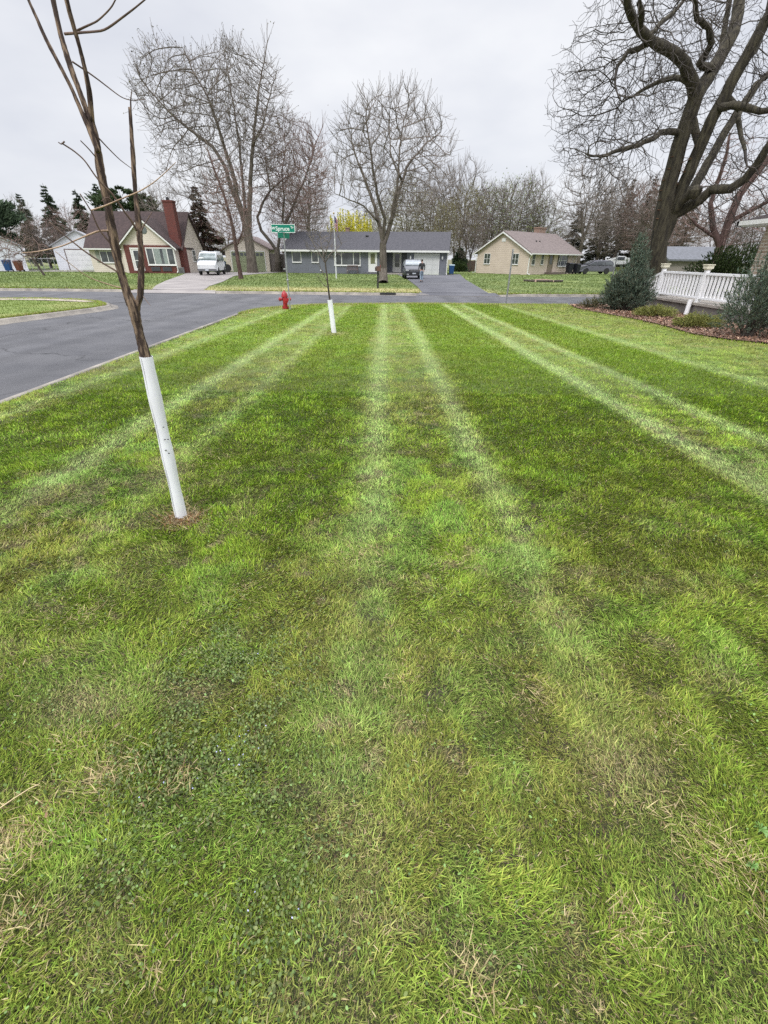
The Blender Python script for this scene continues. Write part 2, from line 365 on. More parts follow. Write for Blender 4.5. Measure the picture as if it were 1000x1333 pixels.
# verges as raised slabs
SOILM = mat('lawn_soil', (.07, .06, .03), .95, attr='Col', bump=.6, bscale=60)
def grid_sheet(name, poly, x0, x1, y0, y1, s, colf, m, z=-.004):
    nx = int((x1 - x0) / s) + 1; ny = int((y1 - y0) / s) + 1
    gx, gy = np.meshgrid(np.linspace(x0, x1, nx), np.linspace(y0, y1, ny)); X = gx.ravel(); Y = gy.ravel()
    idx = np.arange(nx * ny).reshape(ny, nx)
    q = np.stack([idx[:-1, :-1], idx[:-1, 1:], idx[1:, 1:], idx[1:, :-1]], -1).reshape(-1, 4)
    cx = X[q].mean(1); cy = Y[q].mean(1); ins = in_poly(poly, cx, cy) & (edge_dist(poly, cx, cy) > s * .72)
    V = np.stack([X, Y, z + lay(X, Y)], 1)
    return np_obj(name, V, [q[ins]], m, colors=colf(X, Y), smooth=True)
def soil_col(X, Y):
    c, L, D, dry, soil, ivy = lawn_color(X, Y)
    k = (.085 + .50 * sstep(3.5, 12, Y))[:, None]  # near ground darkened: shade between the blades is put into its colour
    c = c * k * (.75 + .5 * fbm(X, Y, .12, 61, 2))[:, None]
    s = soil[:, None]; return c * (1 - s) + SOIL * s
def slab(name, pts, m, top=-.035, bot=-.4):
    b = MB(); b.prism(pts, bot, top, 'z'); o = b.done(name, m); return tag(o, kind='structure')
VERGE = mat('verge_turf', (.11, .15, .035), .95, col2=(.20, .19, .08), scale=1.4, detail=9, bump=.8, bscale=25)
slab('lawn_base', lawn_poly, VERGE); slab('corner_verge_base', isl_poly, VERGE); slab('far_verge_base', far_poly, VERGE)
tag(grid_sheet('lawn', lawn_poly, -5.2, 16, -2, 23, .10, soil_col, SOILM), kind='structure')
def far_col(X, Y):
    n = fbm(X, Y, 2.5, 70, 4)[:, None]; n2 = fbm(X, Y, .7, 71, 3)[:, None]
    c = np.array((.128, .172, .050)) * (.75 + .6 * n)
    d = np.minimum(edge_dist(far_edge, X, Y), 99)
    t = (1 - sstep(2.5, 6.5, d + (n[:, 0] - .5) * 5)) * (.30 + .5 * sstep(-18, -2, X)) * sstep(-22, -12, X) * (1 - sstep(4.5, 8, X))
    t = np.clip(t + .12 * sstep(.55, .7, n[:, 0]), 0, .75)[:, None]
    return c * (1 - t) + np.array((.42, .37, .17)) * t * (.8 + .4 * n2)
def isl_col(X, Y):
    n = fbm(X, Y, 1.5, 80, 4)[:, None]; t = sstep(.5, .62, n) * .35
    return np.array((.17, .225, .055)) * (.8 + .4 * n) * (1 - t) + np.array((.30, .27, .12)) * t
SOILF = mat('far_turf', (.1, .1, .1), .95, attr='Col', bump=.9, bscale=30)
tag(grid_sheet('far_lawn', far_poly, -62, 62, 28, 92, .5, far_col, SOILF), kind='structure')
tag(grid_sheet('corner_lawn', isl_poly, -36, -11.4, 2, 24, .25, isl_col, SOILF), kind='structure')
# kerbs with gutter pans
def offset_line(line, d):
    out = []
    for i, p in enumerate(line):
        a = Vector(line[max(i - 1, 0)]); c = Vector(line[min(i + 1, len(line) - 1)]); t = (c - a).normalized(); out.append((p[0] - t.y * d, p[1] + t.x * d))
    return out
KERB = mat('kerb_concrete', (.32, .29, .25), .9, col2=(.17, .155, .14), scale=2.0, detail=9, bump=.5, bscale=60)
def resample(line, s):
    out = [line[0]]
    for a, c in zip(line, line[1:]):
        L = math.hypot(c[0] - a[0], c[1] - a[1]); n = max(1, int(L / s))
        out += [(a[0] + (c[0] - a[0]) * k / n, a[1] + (c[1] - a[1]) * k / n) for k in range(1, n + 1)]
    return out
def kerb(line, side, gaps=()):
    line = resample(line, 1.5)
    V = []; Fq = []
    prof = [(0, -.36), (0, .004), (.10, .006), (.145, -.012), (.17, -.105), (.42, -.108), (.43, -.36)]
    offs = [offset_line(line, side * d) for d, _ in prof]; n = len(line); k = len(prof)
    for i in range(n):
        x, y = line[i]; low = any(g0 < x < g1 for g0, g1 in gaps)
        for j, (d, z) in enumerate(prof):
            if low and z > -.1: z = -.085
            V.append((offs[j][i][0], offs[j][i][1], z))
    for i in range(n - 1):
        for j in range(k - 1): Fq.append((i * k + j, i * k + j + 1, (i + 1) * k + j + 1, (i + 1) * k + j))
    o = np_obj('kerb', V, [np.array(Fq)], KERB); return tag(o, kind='structure')
kerb([p for p in lawn_edge if p[0] < 60], 1)
kerb([p for p in isl_edge if p[0] > -80], 1)
DRIVE1 = [G(198, 377), G(203, 372), G(215, 366), G(236, 358.5), G(246, 354), (-13.5, 66.5, 0), G(306, 359), G(290, 367), G(272, 373), G(262, 379)]
DRIVE2 = [G(551, 382), G(543, 373), G(528, 362), (1.3, 61), (7.0, 60.2), (8.6, 64.5), (9.4, 64), G(606, 364), G(640, 383.4)]
kerb([p for p in far_edge if -80 < p[0] < 80], -1, gaps=[(-15.5, -9.8), (1.9, 6.3)])
CONCD = mat('driveway_concrete', (.30, .275, .26), .9, col2=(.21, .19, .185), scale=.6, detail=9, bump=.3, bscale=60)
ASPHD = mat('driveway_asphalt', (.080, .080, .092), .85, col2=(.12, .12, .132), scale=.5, detail=8, bump=.4, bscale=160)
def drive(name, pts, m, z=.022):
    o = sheet(name, [(p[0], p[1]) for p in pts], z, m); return o
def dd(pts):
    out = []
    for p in pts: out.append((p[0], max(p[1], 28.35)))
    return out
drive('driveway_concrete', dd(DRIVE1), CONCD); drive('driveway_asphalt', dd(DRIVE2), ASPHD)
drive('driveway_gravel', [(-90, 57.0), (-40, 58.2), (-34.8, 60.2), (-34.8, 64), (-42.5, 66), (-90, 60)], CONCD)
# aprons
for nm, x0, x1, m in (('driveway_apron', -14.6, -9.9, CONCD), ('driveway_apron', 1.9, 6.3, ASPHD)):
    np_obj(nm, [(x0, 28.42, .023), (x1, 28.42, .023), (x1 + .2, 27.75, -.10), (x0 - .2, 27.75, -.10)], [np.array([(0, 1, 2, 3)])], m)['kind'] = 'structure'
PAVE = mat('pink_concrete', (.46, .33, .26), .9, col2=(.36, .27, .22), scale=3, bump=.3)
sheet('kerb_ramp', [tuple(G(385, 397)[:2]), tuple(G(442, 396.5)[:2]), (-2.0, 20.9), (-3.4, 20.55)], .012, PAVE)
SIDEW = mat('pavement_concrete', (.42, .36, .29), .9, col2=(.30, .26, .215), scale=2, bump=.3)
sheet('pavement_strip', [tuple(G(px, py)[:2]) for px, py in ((-60, 387.6), (60, 388.6), (105, 390.4), (124, 392.6), (112, 393.5), (60, 391.2), (-60, 390))], .016, SIDEW)
# storm drain inlet in the far kerb
b = MB(); b.box(-.35, .55, 27.95, 28.2, -.1, .012); o = b.done('storm_drain', DARK); tag(o, 'dark storm drain inlet set in the kerb below the brown mailbox', 'drain')
# mulch bed
MULCH = mat('wood_mulch', (.24, .14, .10), .95, col2=(.11, .07, .05), scale=30, detail=6, bump=1, bscale=55)
BED = [G(741, 398), G(752, 403), G(790, 410), G(828, 417), G(858, 424), G(900, 436), G(950, 444), G(1000, 449), (12.4, 8.0, 0), (12.5, 14), (11.2, 14), (11.2, 21.0), (9.0, 21.2)]
sheet('mulch_bed', [(p[0], p[1]) for p in BED], .05, MULCH)
BEDP = [(p[0], p[1]) for p in BED]
# ------------------------------------------------------------------ lawn blades
rng = np.random.default_rng(11)
GRASS = mat('grass_blade', (.1, .15, .03), .7, attr='Col', spec=.10, trans=.22)
def make_blades(X, Y, Lh, W, leanr, az, col, segs=2, z0=-.01):
    n = len(X); ux, uy = np.cos(az), np.sin(az)
    tw = az + PI / 2 + rng.normal(0, .5, n); wx, wy = np.cos(tw) * W / 2, np.sin(tw) * W / 2
    zv = z0 + lay(X, Y)
    run = Lh * leanr / np.sqrt(1 + leanr ** 2); up = Lh / np.sqrt(1 + leanr ** 2)
    def pt(t, h, k): return np.stack([X + ux * run * t + wx * k, Y + uy * run * t + wy * k, zv + up * h], 1)
    if segs == 2:
        V = np.stack([pt(0, 0, -1), pt(0, 0, 1), pt(.46, .60, .85), pt(.46, .60, -.85), pt(1, 1, 0)], 1).reshape(-1, 3)
        b = np.arange(n)[:, None] * 5; q = b + np.array([[0, 1, 2, 3]]); t = b + np.array([[3, 2, 4]])
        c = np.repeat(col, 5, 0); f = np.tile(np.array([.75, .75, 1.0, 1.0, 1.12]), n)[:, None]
        return V, [q, t], c * f, 5
    V = np.stack([pt(0, 0, -1), pt(0, 0, 1), pt(1, 1, 0)], 1).reshape(-1, 3)
    t = np.arange(n)[:, None] * 3 + np.array([[0, 1, 2]])
    return V, [t], np.repeat(col, 3, 0), 3
def scatter(n, x0, x1, y0, y1):
    return rng.uniform(x0, x1, n), rng.uniform(y0, y1, n)
parts = []
def band(ya, yb, dens, Lm, W, segs):
    # only the strip the photograph could see, with a margin for a step to the side
    def half(y): return .875 * (y * ct + EYE * st) + 1.3
    xm = half(yb); n = int(2 * xm * (yb - ya) * dens); X, Y = scatter(n, -xm, xm, ya, yb)
    ok = (np.abs(X) < half(Y)) & (X > -5.15) & (X < 16) & in_poly(lawn_poly, X, Y) & ~in_poly(BEDP, X, Y)
    X, Y = X[ok], Y[ok]
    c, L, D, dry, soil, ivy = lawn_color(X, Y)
    keep = rng.random(len(X)) > soil * .8 + ivy * .32 + dry * .12
    X, Y, c, L, D, dry, soil, ivy = [a[keep] for a in (X, Y, c, L, D, dry, soil, ivy)]
    n = len(X)
    tuft = fbm(X, Y, .14, 201, 2)
    base_az = fbm(X, Y, .34, 101, 3) * 4 * PI
    az = base_az + rng.normal(0, 1.0, n)
    # mower lay: pale passes lie away from the lens, dark ones towards it
    m = rng.random(n) < .65 * np.maximum(L, D)
    az = np.where(m, np.where(L > D, PI / 2, -PI / 2) + rng.normal(0, .45, n), az)
    lean = np.abs(rng.normal(1.05, .6, n)) + .25 + 1.0 * (rng.random(n) < .25)
    lean = np.where(L > .3, lean + .5, lean); lean = np.where(D > .4, lean * .7, lean)
    Lh = Lm * (.55 + .9 * rng.random(n)) * (.7 + .6 * tuft) * (1 - .2 * dry)
    Wd = W * (.55 + .8 * rng.random(n))
    br = (.36 + 1.12 * rng.random(n) ** 1.35)[:, None] * (1 - .10 * (1 - sstep(1.0, 2.4, Y)))[:, None] * (.62 + .76 * tuft[:, None])
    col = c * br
    hue = rng.random(n)[:, None]; col = col * (1 + (hue - .5) * np.array((.45, .05, .5)))
    # dead, straw coloured blades
    dead = rng.random(n) < (.10 * (1 - .6 * sstep(4, 9, Y)) + .48 * dry) * (1 - .5 * D)
    straw = np.array((.50, .40, .22)) * (.45 + .65 * rng.random(n)[:, None])
    brown = np.array((.20, .13, .07)) * (.6 + .7 * rng.random(n)[:, None])
    col = np.where(dead[:, None], np.where(rng.random(n)[:, None] < .78, straw, brown), col)
    lean = np.where(dead, lean + 1.8, lean)
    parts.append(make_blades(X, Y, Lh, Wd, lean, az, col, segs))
band(.15, 1.3, 36000, .036, .0036, 2)
band(1.3, 2.6, 25000, .038, .0042, 2)
band(2.6, 4.2, 15500, .038, .0047, 2)
band(4.2, 6.5, 7200, .040, .0068, 2)
band(6.5, 10.5, 3300, .042, .0098, 1)
band(10.5, 16, 1500, .044, .014, 1)
band(16, 23.2, 750, .044, .022, 1)
for px, py, rr, m_ in ((150, 1008, .07, 260), (40, 1085, .08, 260), (18, 1100, .06, 160), (20, 1205, .05, 120), (200, 1250, .03, 60), (230, 1020, .05, 110), (470, 720, .10, 220), (590, 725, .10, 200), (900, 1085, .08, 220), (965, 1130, .08, 220), (820, 1212, .05, 140), (700, 905, .06, 140), (90, 970, .05, 90),
                       (255, 600, .2, 260), (320, 770, .08, 130), (110, 800, .06, 110), (880, 940, .08, 130), (530, 880, .06, 90), (620, 1290, .05, 90), (860, 590, .18, 200), (55, 690, .12, 160), (740, 690, .14, 140)):
    g = G(px, py); m_ = int(m_ * .6); X = rng.normal(g.x, rr * .95, m_); Y = rng.normal(g.y, rr * .8, m_); a0 = rng.random() * 6.28
    c = np.where(rng.random((m_, 1)) < .75, np.array((.60, .48, .28)), np.array((.36, .25, .14))) * (.5 + .7 * rng.random((m_, 1)))
    parts.append(make_blades(X, Y, .03 + .045 * rng.random(m_), .0022 + .002 * rng.random(m_), 1.6 + 2.5 * rng.random(m_), a0 + rng.normal(0, 1.2, m_), c * np.array((.92, .95, .85)), 2, -.002))
# scattered dead bits and clippings lying on top
X, Y = scatter(20000, -5, 6.5, .2, 7); a_ = rng.random(20000); k_ = a_ < (.35 + .6 * fbm(X, Y, .4, 55, 2)); X, Y = X[k_], Y[k_]; n = len(X)
c = np.array((.55, .45, .26)) * (.4 + .8 * rng.random((n, 1))); parts.append(make_blades(X, Y, .010 + .024 * rng.random(n), .0014 + .0016 * rng.random(n), 2.5 + 3 * rng.random(n), rng.random(n) * 6.28, c, 2, .014))
def mat_layer(ya, yb, dens, Lm, W):
    def half(y): return .875 * (y * ct + EYE * st) + 1.3
    xm = half(yb); n = int(2 * xm * (yb - ya) * dens); X, Y = scatter(n, -xm, xm, ya, yb)
    ok = (np.abs(X) < half(Y)) & (X > -5.15); X, Y = X[ok], Y[ok]; c, L, D, dry, soil, ivy = lawn_color(X, Y); n = len(X)
    kind = rng.random(n)[:, None]; v = (.35 + .8 * rng.random((n, 1)))
    col = np.where(kind < .6, c * .85 * v, np.where(kind < .72, np.array((.30, .23, .13)) * v, np.array((.12, .085, .055)) * v))
    parts.append(make_blades(X, Y, Lm * (.5 + rng.random(n)), W * (.5 + rng.random(n)), 2.2 + 4 * rng.random(n), rng.random(n) * 2 * PI, col, 1, -.006))
mat_layer(.15, 1.3, 30000, .022, .0034)
mat_layer(1.3, 2.6, 20000, .024, .004)
mat_layer(2.6, 5, 7000, .035, .006)
def merge(parts):
    Vs, cs, tris, quads, off = [], [], [], [], 0
    for V, fs, c, k in parts:
        Vs.append(V); cs.append(c)
        for f in fs: (quads if f.shape[1] == 4 else tris).append(f + off)
        off += len(V)
    return np.concatenate(Vs), [np.concatenate(a) for a in (quads, tris) if a], np.concatenate(cs)
V, fs, cs = merge(parts)
print('blades verts', len(V))
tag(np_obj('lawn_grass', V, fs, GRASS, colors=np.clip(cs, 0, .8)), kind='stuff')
# long unmown fringe along kerb, bed and posts
def fringe(line, side, n, Lm, W, sd):
    line = resample(line, .5); seg = np.array(line); i = rng.integers(0, len(seg) - 1, n); t = rng.random(n)[:, None]
    P = seg[i] * (1 - t) + seg[i + 1] * t; d = seg[i + 1] - seg[i]; nn = np.stack([-d[:, 1], d[:, 0]], 1) / np.maximum(1e-6, np.hypot(d[:, 0], d[:, 1]))[:, None]
    P = P - nn * side * np.abs(rng.normal(.03, sd, n))[:, None] * 1.0
    c = (GREEN_M * .9)[None] * (.5 + .9 * rng.random((n, 1)))
    c = np.where(rng.random((n, 1)) < .35, TAN * (.4 + .7 * rng.random((n, 1))), c)
    az = np.arctan2(nn[:, 1] * side, nn[:, 0] * side) + rng.normal(0, .9, n)
    return make_blades(P[:, 0], P[:, 1], Lm * (.5 + rng.random(n)), np.full(n, W), np.abs(rng.normal(.8, .5, n)), az, c, 1)
fp = [fringe([p for p in lawn_edge if p[0] < 14 and p[1] > 2], 1, 26000, .075, .011, .10),
      fringe([p for p in isl_edge if p[0] > -30 and p[1] > 5], 1, 9000, .07, .018, .12),
      fringe([p for p in far_edge if -40 < p[0] < -14], -1, 3000, .10, .03, .3), fringe([(-9.8, 28.3), (0, 28.15), (1.9, 28.1)], -1, 1800, .10, .03, .3), fringe([(6.5, 28.12), (13, 28.6), (30, 29)], -1, 3200, .10, .03, .3),
      fringe([(p[0], p[1]) for p in BED[:8]], 1, 6000, .06, .01, .08)]
# coarser tufts on the other verges
def far_band(poly, x0, x1, y0, y1, dens, Lm, W, colf, excl):
    n = int((x1 - x0) * (y1 - y0) * dens); X, Y = scatter(n, x0, x1, y0, y1); ok = in_poly(poly, X, Y)
    for e in excl: ok &= ~in_poly(e, X, Y)
    X, Y = X[ok], Y[ok]; n = len(X); c = colf(X, Y) * (.75 + .5 * rng.random((n, 1)))
    return make_blades(X, Y, Lm * (.5 + rng.random(n)), np.full(n, W), np.abs(rng.normal(1.0, .5, n)), rng.random(n) * 2 * PI, c, 1)
D1 = [(p[0], p[1]) for p in DRIVE1]; D2 = [(p[0], p[1]) for p in DRIVE2]
fp.append(far_band(isl_poly, -32, -11.5, 6, 23, 260, .05, .026, isl_col, []))
fp.append(far_band(far_poly, -46, 34, 28.4, 44, 60, .07, .055, far_col, [D1, D2]))
fp.append(far_band(far_poly, -50, 40, 44, 70, 22, .08, .09, far_col, [D1, D2]))
V, fs, cs = merge(fp); tag(np_obj('verge_grass', V, fs, GRASS, colors=np.clip(cs, 0, .8)), kind='stuff')

# ------------------------------------------------------------------ ground ivy, clover, chips, straw, leaves
IVY = mat('broad_leaf', (.06, .11, .04), .55, attr='Col', spec=.35, trans=.12)
def discs(X, Y, R, Z, col, tilt=.5, k=6, aspect=1.0):
    n = len(X); a0 = rng.random(n) * 2 * PI; tx = rng.normal(0, tilt, n); ty = rng.normal(0, tilt, n)
    V = []
    for j in range(k):
        a = 2 * PI * j / k; u = np.cos(a) * R; v = np.sin(a) * R * aspect
        x = u * np.cos(a0) - v * np.sin(a0); y = u * np.sin(a0) + v * np.cos(a0)
        V.append(np.stack([X + x, Y + y, Z + lay(X, Y) + x * tx + y * ty], 1))
    V = np.stack(V, 1).reshape(-1, 3); f = np.arange(n)[:, None] * k + np.arange(k)[None]
    return V, [f], np.repeat(col, k, 0)
X, Y = scatter(230000, -2.6, .6, .2, 2.4); c, L, D, dry, soil, ivy = lawn_color(X, Y)
ok = rng.random(len(X)) < ivy * .50 * (.4 + fbm(X, Y, .05, 36, 2)) + .010; X, Y = X[ok], Y[ok]; n = len(X)
col = np.array((.135, .18, .052)) * (.35 + 1.1 * rng.random((n, 1))) * (1 + (rng.random((n, 1)) - .5) * np.array((.5, .1, .5)))
V, f, cc = discs(X, Y, .0026 + .0034 * rng.random(n), .006 + .018 * rng.random(n), col, .7, 7, .8)
tag(np_obj('ground_ivy', V, f, IVY, colors=cc), kind='stuff')
# tiny violet ivy flowers in loose drifts
X, Y = scatter(5000, -1.5, .1, .5, 1.9); c, L, D, dry, soil, ivy = lawn_color(X, Y)
ok = rng.random(len(X)) < ivy * sstep(.55, .7, fbm(X, Y, .12, 301, 2)) * .22; X, Y = X[ok], Y[ok]; n = len(X)
V, f, cc = discs(X, Y, np.full(n, .003), .028 + .01 * rng.random(n), np.array((.42, .42, .68)) * (.8 + .4 * rng.random((n, 1))), .5, 5, .7)
tag(np_obj('ivy_flowers', V, f, IVY, colors=cc), kind='stuff')
# clover and plantain scattered through the turf
X, Y = scatter(9000, -4.5, 5, .2, 5.0); ok = rng.random(len(X)) < sstep(.5, .7, fbm(X, Y, .5, 333, 3)); X, Y = X[ok], Y[ok]; n = len(X)
V, f, cc = discs(X, Y, .003 + .0035 * rng.random(n), .012 + .018 * rng.random(n), np.array((.17, .27, .08)) * (.5 + .9 * rng.random((n, 1))), .4, 6, .7)
tag(np_obj('clover_leaves', V, f, IVY, colors=cc), kind='stuff')
# a light green broad-leaved weed at the right
def weed(px, py, lab, s):
    g = G(px, py); V = []; F4 = []; 
    for k in range(8):
        a = k * 2 * PI / 8 + random.uniform(-.2, .2); L = s * random.uniform(.7, 1.1); w_ = L * .3; d = Vector((math.cos(a), math.sin(a), 0)); e = Vector((-d.y, d.x, 0)); i = len(V)
        for t, ww, z in ((0, .15, .02), (.4, .8, .035), (.75, 1, .04), (1, .1, .03)):
            V += [g + d * L * t + e * w_ * .5 * ww + Vector((0, 0, z)), g + d * L * t - e * w_ * .5 * ww + Vector((0, 0, z - .004))]
        for q in range(3): F4.append((i + 2 * q, i + 2 * q + 1, i + 2 * q + 3, i + 2 * q + 2))
    tag(np_obj('broadleaf_weed', [tuple(v) for v in V], [np.array(F4)], mat('weed_leaf', (.17, .30, .08), .5, col2=(.11, .22, .05), scale=60)), lab, 'weed')
weed(986, 1084, 'bright green broad-leaved weed at the right edge of the lawn', .028)
weed(975, 1132, 'small dull green weed below the bright broad-leaved one', .018)
# a bare straw stalk lying in the grass
g0, g1 = G(-6, 1056, .05), G(52, 1020, .045)
b = MB(); b.tube([g0, g0.lerp(g1, .4) + Vector((0, 0, .006)), g0.lerp(g1, .75) + Vector((0, .004, .004)), g1], [.0022, .002, .0018, .001], 6)
tag(b.done('straw_stalk', mat('straw', (.55, .43, .25), .7)), 'long pale straw stalk lying in the matted grass at bottom left', 'stalk')
# fallen leaves and twig bits
X, Y = scatter(260, -4.5, 6, .4, 14); n = len(X)
V, f, cc = discs(X, Y, .004 + .006 * rng.random(n), .030 + .012 * rng.random(n), np.array((.20, .11, .06)) * (.5 + 1.2 * rng.random((n, 1))), .6, 6, .5)
tag(np_obj('leaf_litter', V, f, IVY, colors=cc), kind='stuff')
# dead thatch ring round the near sapling guard
X = rng.normal(-1.51, .075, 900); Y = rng.normal(2.83, .07, 900)
c = TAN * (.20 + .7 * rng.random((900, 1))) * np.where(rng.random((900, 1)) < .4, np.array((.7, .45, .35)), 1)
V, fs, cc, k = make_blades(X, Y, .03 + .045 * rng.random(900), np.full(900, .005), 1.5 + rng.random(900) * 3, rng.random(900) * 2 * PI, c, 2, .005)
tag(np_obj('dead_thatch', V, fs, GRASS, colors=cc), kind='stuff')
# mulch chips
X, Y = scatter(30000, 7.6, 12.5, 9, 22); ok = in_poly(BEDP, X, Y); X, Y = X[ok], Y[ok]; n = len(X)
pal = np.array([(.27, .15, .10), (.18, .10, .07), (.38, .26, .18), (.10, .07, .055)])[rng.integers(0, 4, n)]
V, f, cc = discs(X, Y, .015 + .03 * rng.random(n), .055 + .03 * rng.random(n), pal * (.6 + .9 * rng.random((n, 1))), .5, 4, .45)
tag(np_obj('mulch_chips', V, f, mat('mulch_chip', (.2, .1, .07), .9, attr='Col'), colors=cc), kind='stuff')
# ------------------------------------------------------------------ trees
def tube_mesh(P, par, R, sel, main, sides):
    """frusta for the nodes in sel (each joined to its parent)."""
    V = []; Fq = []; n = len(P)
    d = P - P[np.maximum(par, 0)]; ln = np.linalg.norm(d, axis=1); d = d / np.maximum(ln, 1e-6)[:, None]
    # node direction: average with the main child's
    nd_ = d.copy()
    for i in range(n):
        c = main[i]
        if c >= 0: nd_[i] = d[i] + d[c]
    root = par < 0
    for i in np.where(root)[0]:
        if main[i] >= 0: nd_[i] = d[main[i]]
    nd_ /= np.maximum(np.linalg.norm(nd_, axis=1), 1e-6)[:, None]
    def ring(p, dr, r):
        a = np.array([[.17, .97, .13]])
        u = np.cross(dr, a); u /= np.linalg.norm(u, axis=1)[:, None]; v = np.cross(dr, u)
        th = 2 * PI * np.arange(sides) / sides
        return p[:, None] + (u[:, None] * np.cos(th)[None, :, None] + v[:, None] * np.sin(th)[None, :, None]) * r[:, None, None]
    sel = np.where(sel & ~root)[0]
    if not len(sel): return np.zeros((0, 3)), np.zeros((0, 4), int)
    q = par[sel]; ismain = (main[q] == sel)
    r0_ = np.where(ismain, R[q], np.minimum(R[sel] * 1.15, R[q])); d0 = np.where(ismain[:, None], nd_[q], d[sel])
    A0 = ring(P[q], d0, r0_); A1 = ring(P[sel], nd_[sel], R[sel]); m = len(sel)
    V = np.concatenate([A0.reshape(-1, 3), A1.reshape(-1, 3)])
    k = np.arange(sides); b = np.arange(m)[:, None] * sides
    Fq = np.stack([b + k, b + (k + 1) % sides, b + (k + 1) % sides + m * sides, b + k + m * sides], -1).reshape(-1, 4)
    return V, Fq
class Tree:
    def __init__(s, seed): s.P = []; s.par = []; s.rng = np.random.default_rng(seed); s.fix = {}
    def limb(s, pts, step, attach=None, wob=0.0, r0=None, r1=None):
        pts = [np.array(p, float) for p in pts]
        if attach is None: s.P.append(pts[0]); s.par.append(-1); cur = len(s.P) - 1
        else: cur = int(np.argmin([np.linalg.norm(q - pts[0]) for q in s.P]))
        if r0 and attach is None: s.fix[cur] = r0
        tot = sum(np.linalg.norm(b - a) for a, b in zip(pts, pts[1:])); run = 0
        for a, b in zip(pts, pts[1:]):
            L = np.linalg.norm(b - a); n = max(1, int(round(L / step)))
            for k in range(1, n + 1):
                p = a + (b - a) * k / n + s.rng.normal(0, wob, 3) * (step if k < n else 0)
                s.P.append(p); s.par.append(cur); cur = len(s.P) - 1; run += L / n
                if r0: s.fix[cur] = r0 + (r1 - r0) * run / tot
        return s
    def colonise(s, att, step, infl, kill, iters=120, trop=(0, 0, .22), wob=.07, maxn=9000, inert=.75):
        s.ng = len(s.P); P = list(s.P); par = list(s.par); arr = np.array(P); att = att.copy(); na = len(att)
        near = np.zeros(na, int); nd2 = np.full(na, 1e9); done = 0; kids = {}
        for it in range(iters):
            new = np.array(P[done:])
            if len(new):
                for c0 in range(0, len(new), 400):
                    D = ((att[:, None, :] - new[None, c0:c0 + 400]) ** 2).sum(-1); j = D.argmin(1); m = D[np.arange(na), j]
                    b = m < nd2; nd2[b] = m[b]; near[b] = done + c0 + j[b]
            done = len(P)
            alive = nd2 > kill * kill; att, near, nd2 = att[alive], near[alive], nd2[alive]; na = len(att)
            act = nd2 < infl * infl
            if not act.any() or len(P) > maxn: break
            A_ = np.array(P); dv = att[act] - A_[near[act]]; dv /= np.linalg.norm(dv, axis=1)[:, None]
            u, inv = np.unique(near[act], return_inverse=True); S = np.zeros((len(u), 3)); np.add.at(S, inv, dv)
            grew = 0
            for node, v in zip(u, S):
                if kids.get(node, 0) >= 3: continue
                pd = P[node] - P[par[node]] if par[node] >= 0 else np.array((0, 0, 1.)); pd = pd / (np.linalg.norm(pd) + 1e-9)
                nv = v / (np.linalg.norm(v) + 1e-6) + np.array(trop) + s.rng.normal(0, wob, 3) + inert * pd * (1 if kids.get(node, 0) == 0 and node >= s.ng else .1); nv /= np.linalg.norm(nv)
                q = P[node] + nv * step; P.append(q); par.append(int(node)); kids[node] = kids.get(node, 0) + 1; grew += 1
            if not grew: break
        s.P, s.par = P, par; return s
    def twigs(s, k, L, segs=2, spread=.7, up=.25, only_tips=False, prob=1.0, curl=.3):
        P = list(s.P); par = list(s.par); n = len(P); nch = np.zeros(n, int)
        for p in par:
            if p >= 0: nch[p] += 1
        sub = np.ones(n);
        for i in range(n - 1, 0, -1):
            if par[i] >= 0: sub[par[i]] += sub[i]
        for i in range(1, n):
            if par[i] < 0 or i in s.fix and s.fix[i] > .08: continue
            if only_tips and nch[i]: continue
            if sub[i] > 14 or s.rng.random() > prob: continue
            d = P[i] - P[par[i]]; d = d / (np.linalg.norm(d) + 1e-9)
            for _ in range(k if nch[i] == 0 else max(1, k // 2)):
                v = d + s.rng.normal(0, spread, 3); v[2] += up; v /= np.linalg.norm(v); cur = i; q = P[i]; l = L * s.rng.uniform(.5, 1.2) / segs
                for g in range(segs):
                    v = v + s.rng.normal(0, curl, 3) * .6 + np.array((0, 0, up * .6)); v /= np.linalg.norm(v); q = q + v * l; P.append(q); par.append(cur); cur = len(P) - 1
        s.P, s.par = P, par; return s
    def build(s, name, label, bark, twigm, rbase, rtip, thr, parent_loc, group=None, sides=8, leaf=None, share=None, twsides=3, flare=1.25, cat='tree'):
        P = np.array(s.P); par = np.array(s.par); n = len(P); acc = np.zeros(n); nch = np.zeros(n, int); np.add.at(nch, par[par >= 0], 1)
        tips = max(2, int((nch == 0).sum())); p = max(2.35, math.log(tips) / math.log(rbase / rtip)) * (1.12 if s.fix else 1)
        acc[nch == 0] = 1
        for i in range(n - 1, 0, -1):
            if par[i] >= 0: acc[par[i]] += acc[i]
        R = rtip * np.maximum(acc, 1) ** (1 / p)
        for i, r in s.fix.items(): R[i] = r
        main = np.full(n, -1); best = np.zeros(n)
        for i in range(n):
            q = par[i]
            if q >= 0 and acc[i] > best[q]: best[q] = acc[i]; main[q] = i
        # root flare
        z0 = P[0][2]; h = P[:, 2] - z0; near = (np.hypot(P[:, 0] - P[0][0], P[:, 1] - P[0][1]) < rbase * 3)
        R = R * np.where(near, 1 + (flare - 1) * np.exp(-h / (rbase * 1.6)), 1)
        P = P - np.array(parent_loc)
        root = empty(name, label, cat, parent_loc, 0, group)
        thick = R > thr
        for i in range(1, n): thick[i] = thick[i] and thick[par[i]]
        V, Fq = tube_mesh(P, par, R, thick, main, sides); np_obj('trunk', V, [Fq], bark, root, smooth=True)
        V, Fq = tube_mesh(P, par, R, ~thick, main, twsides)
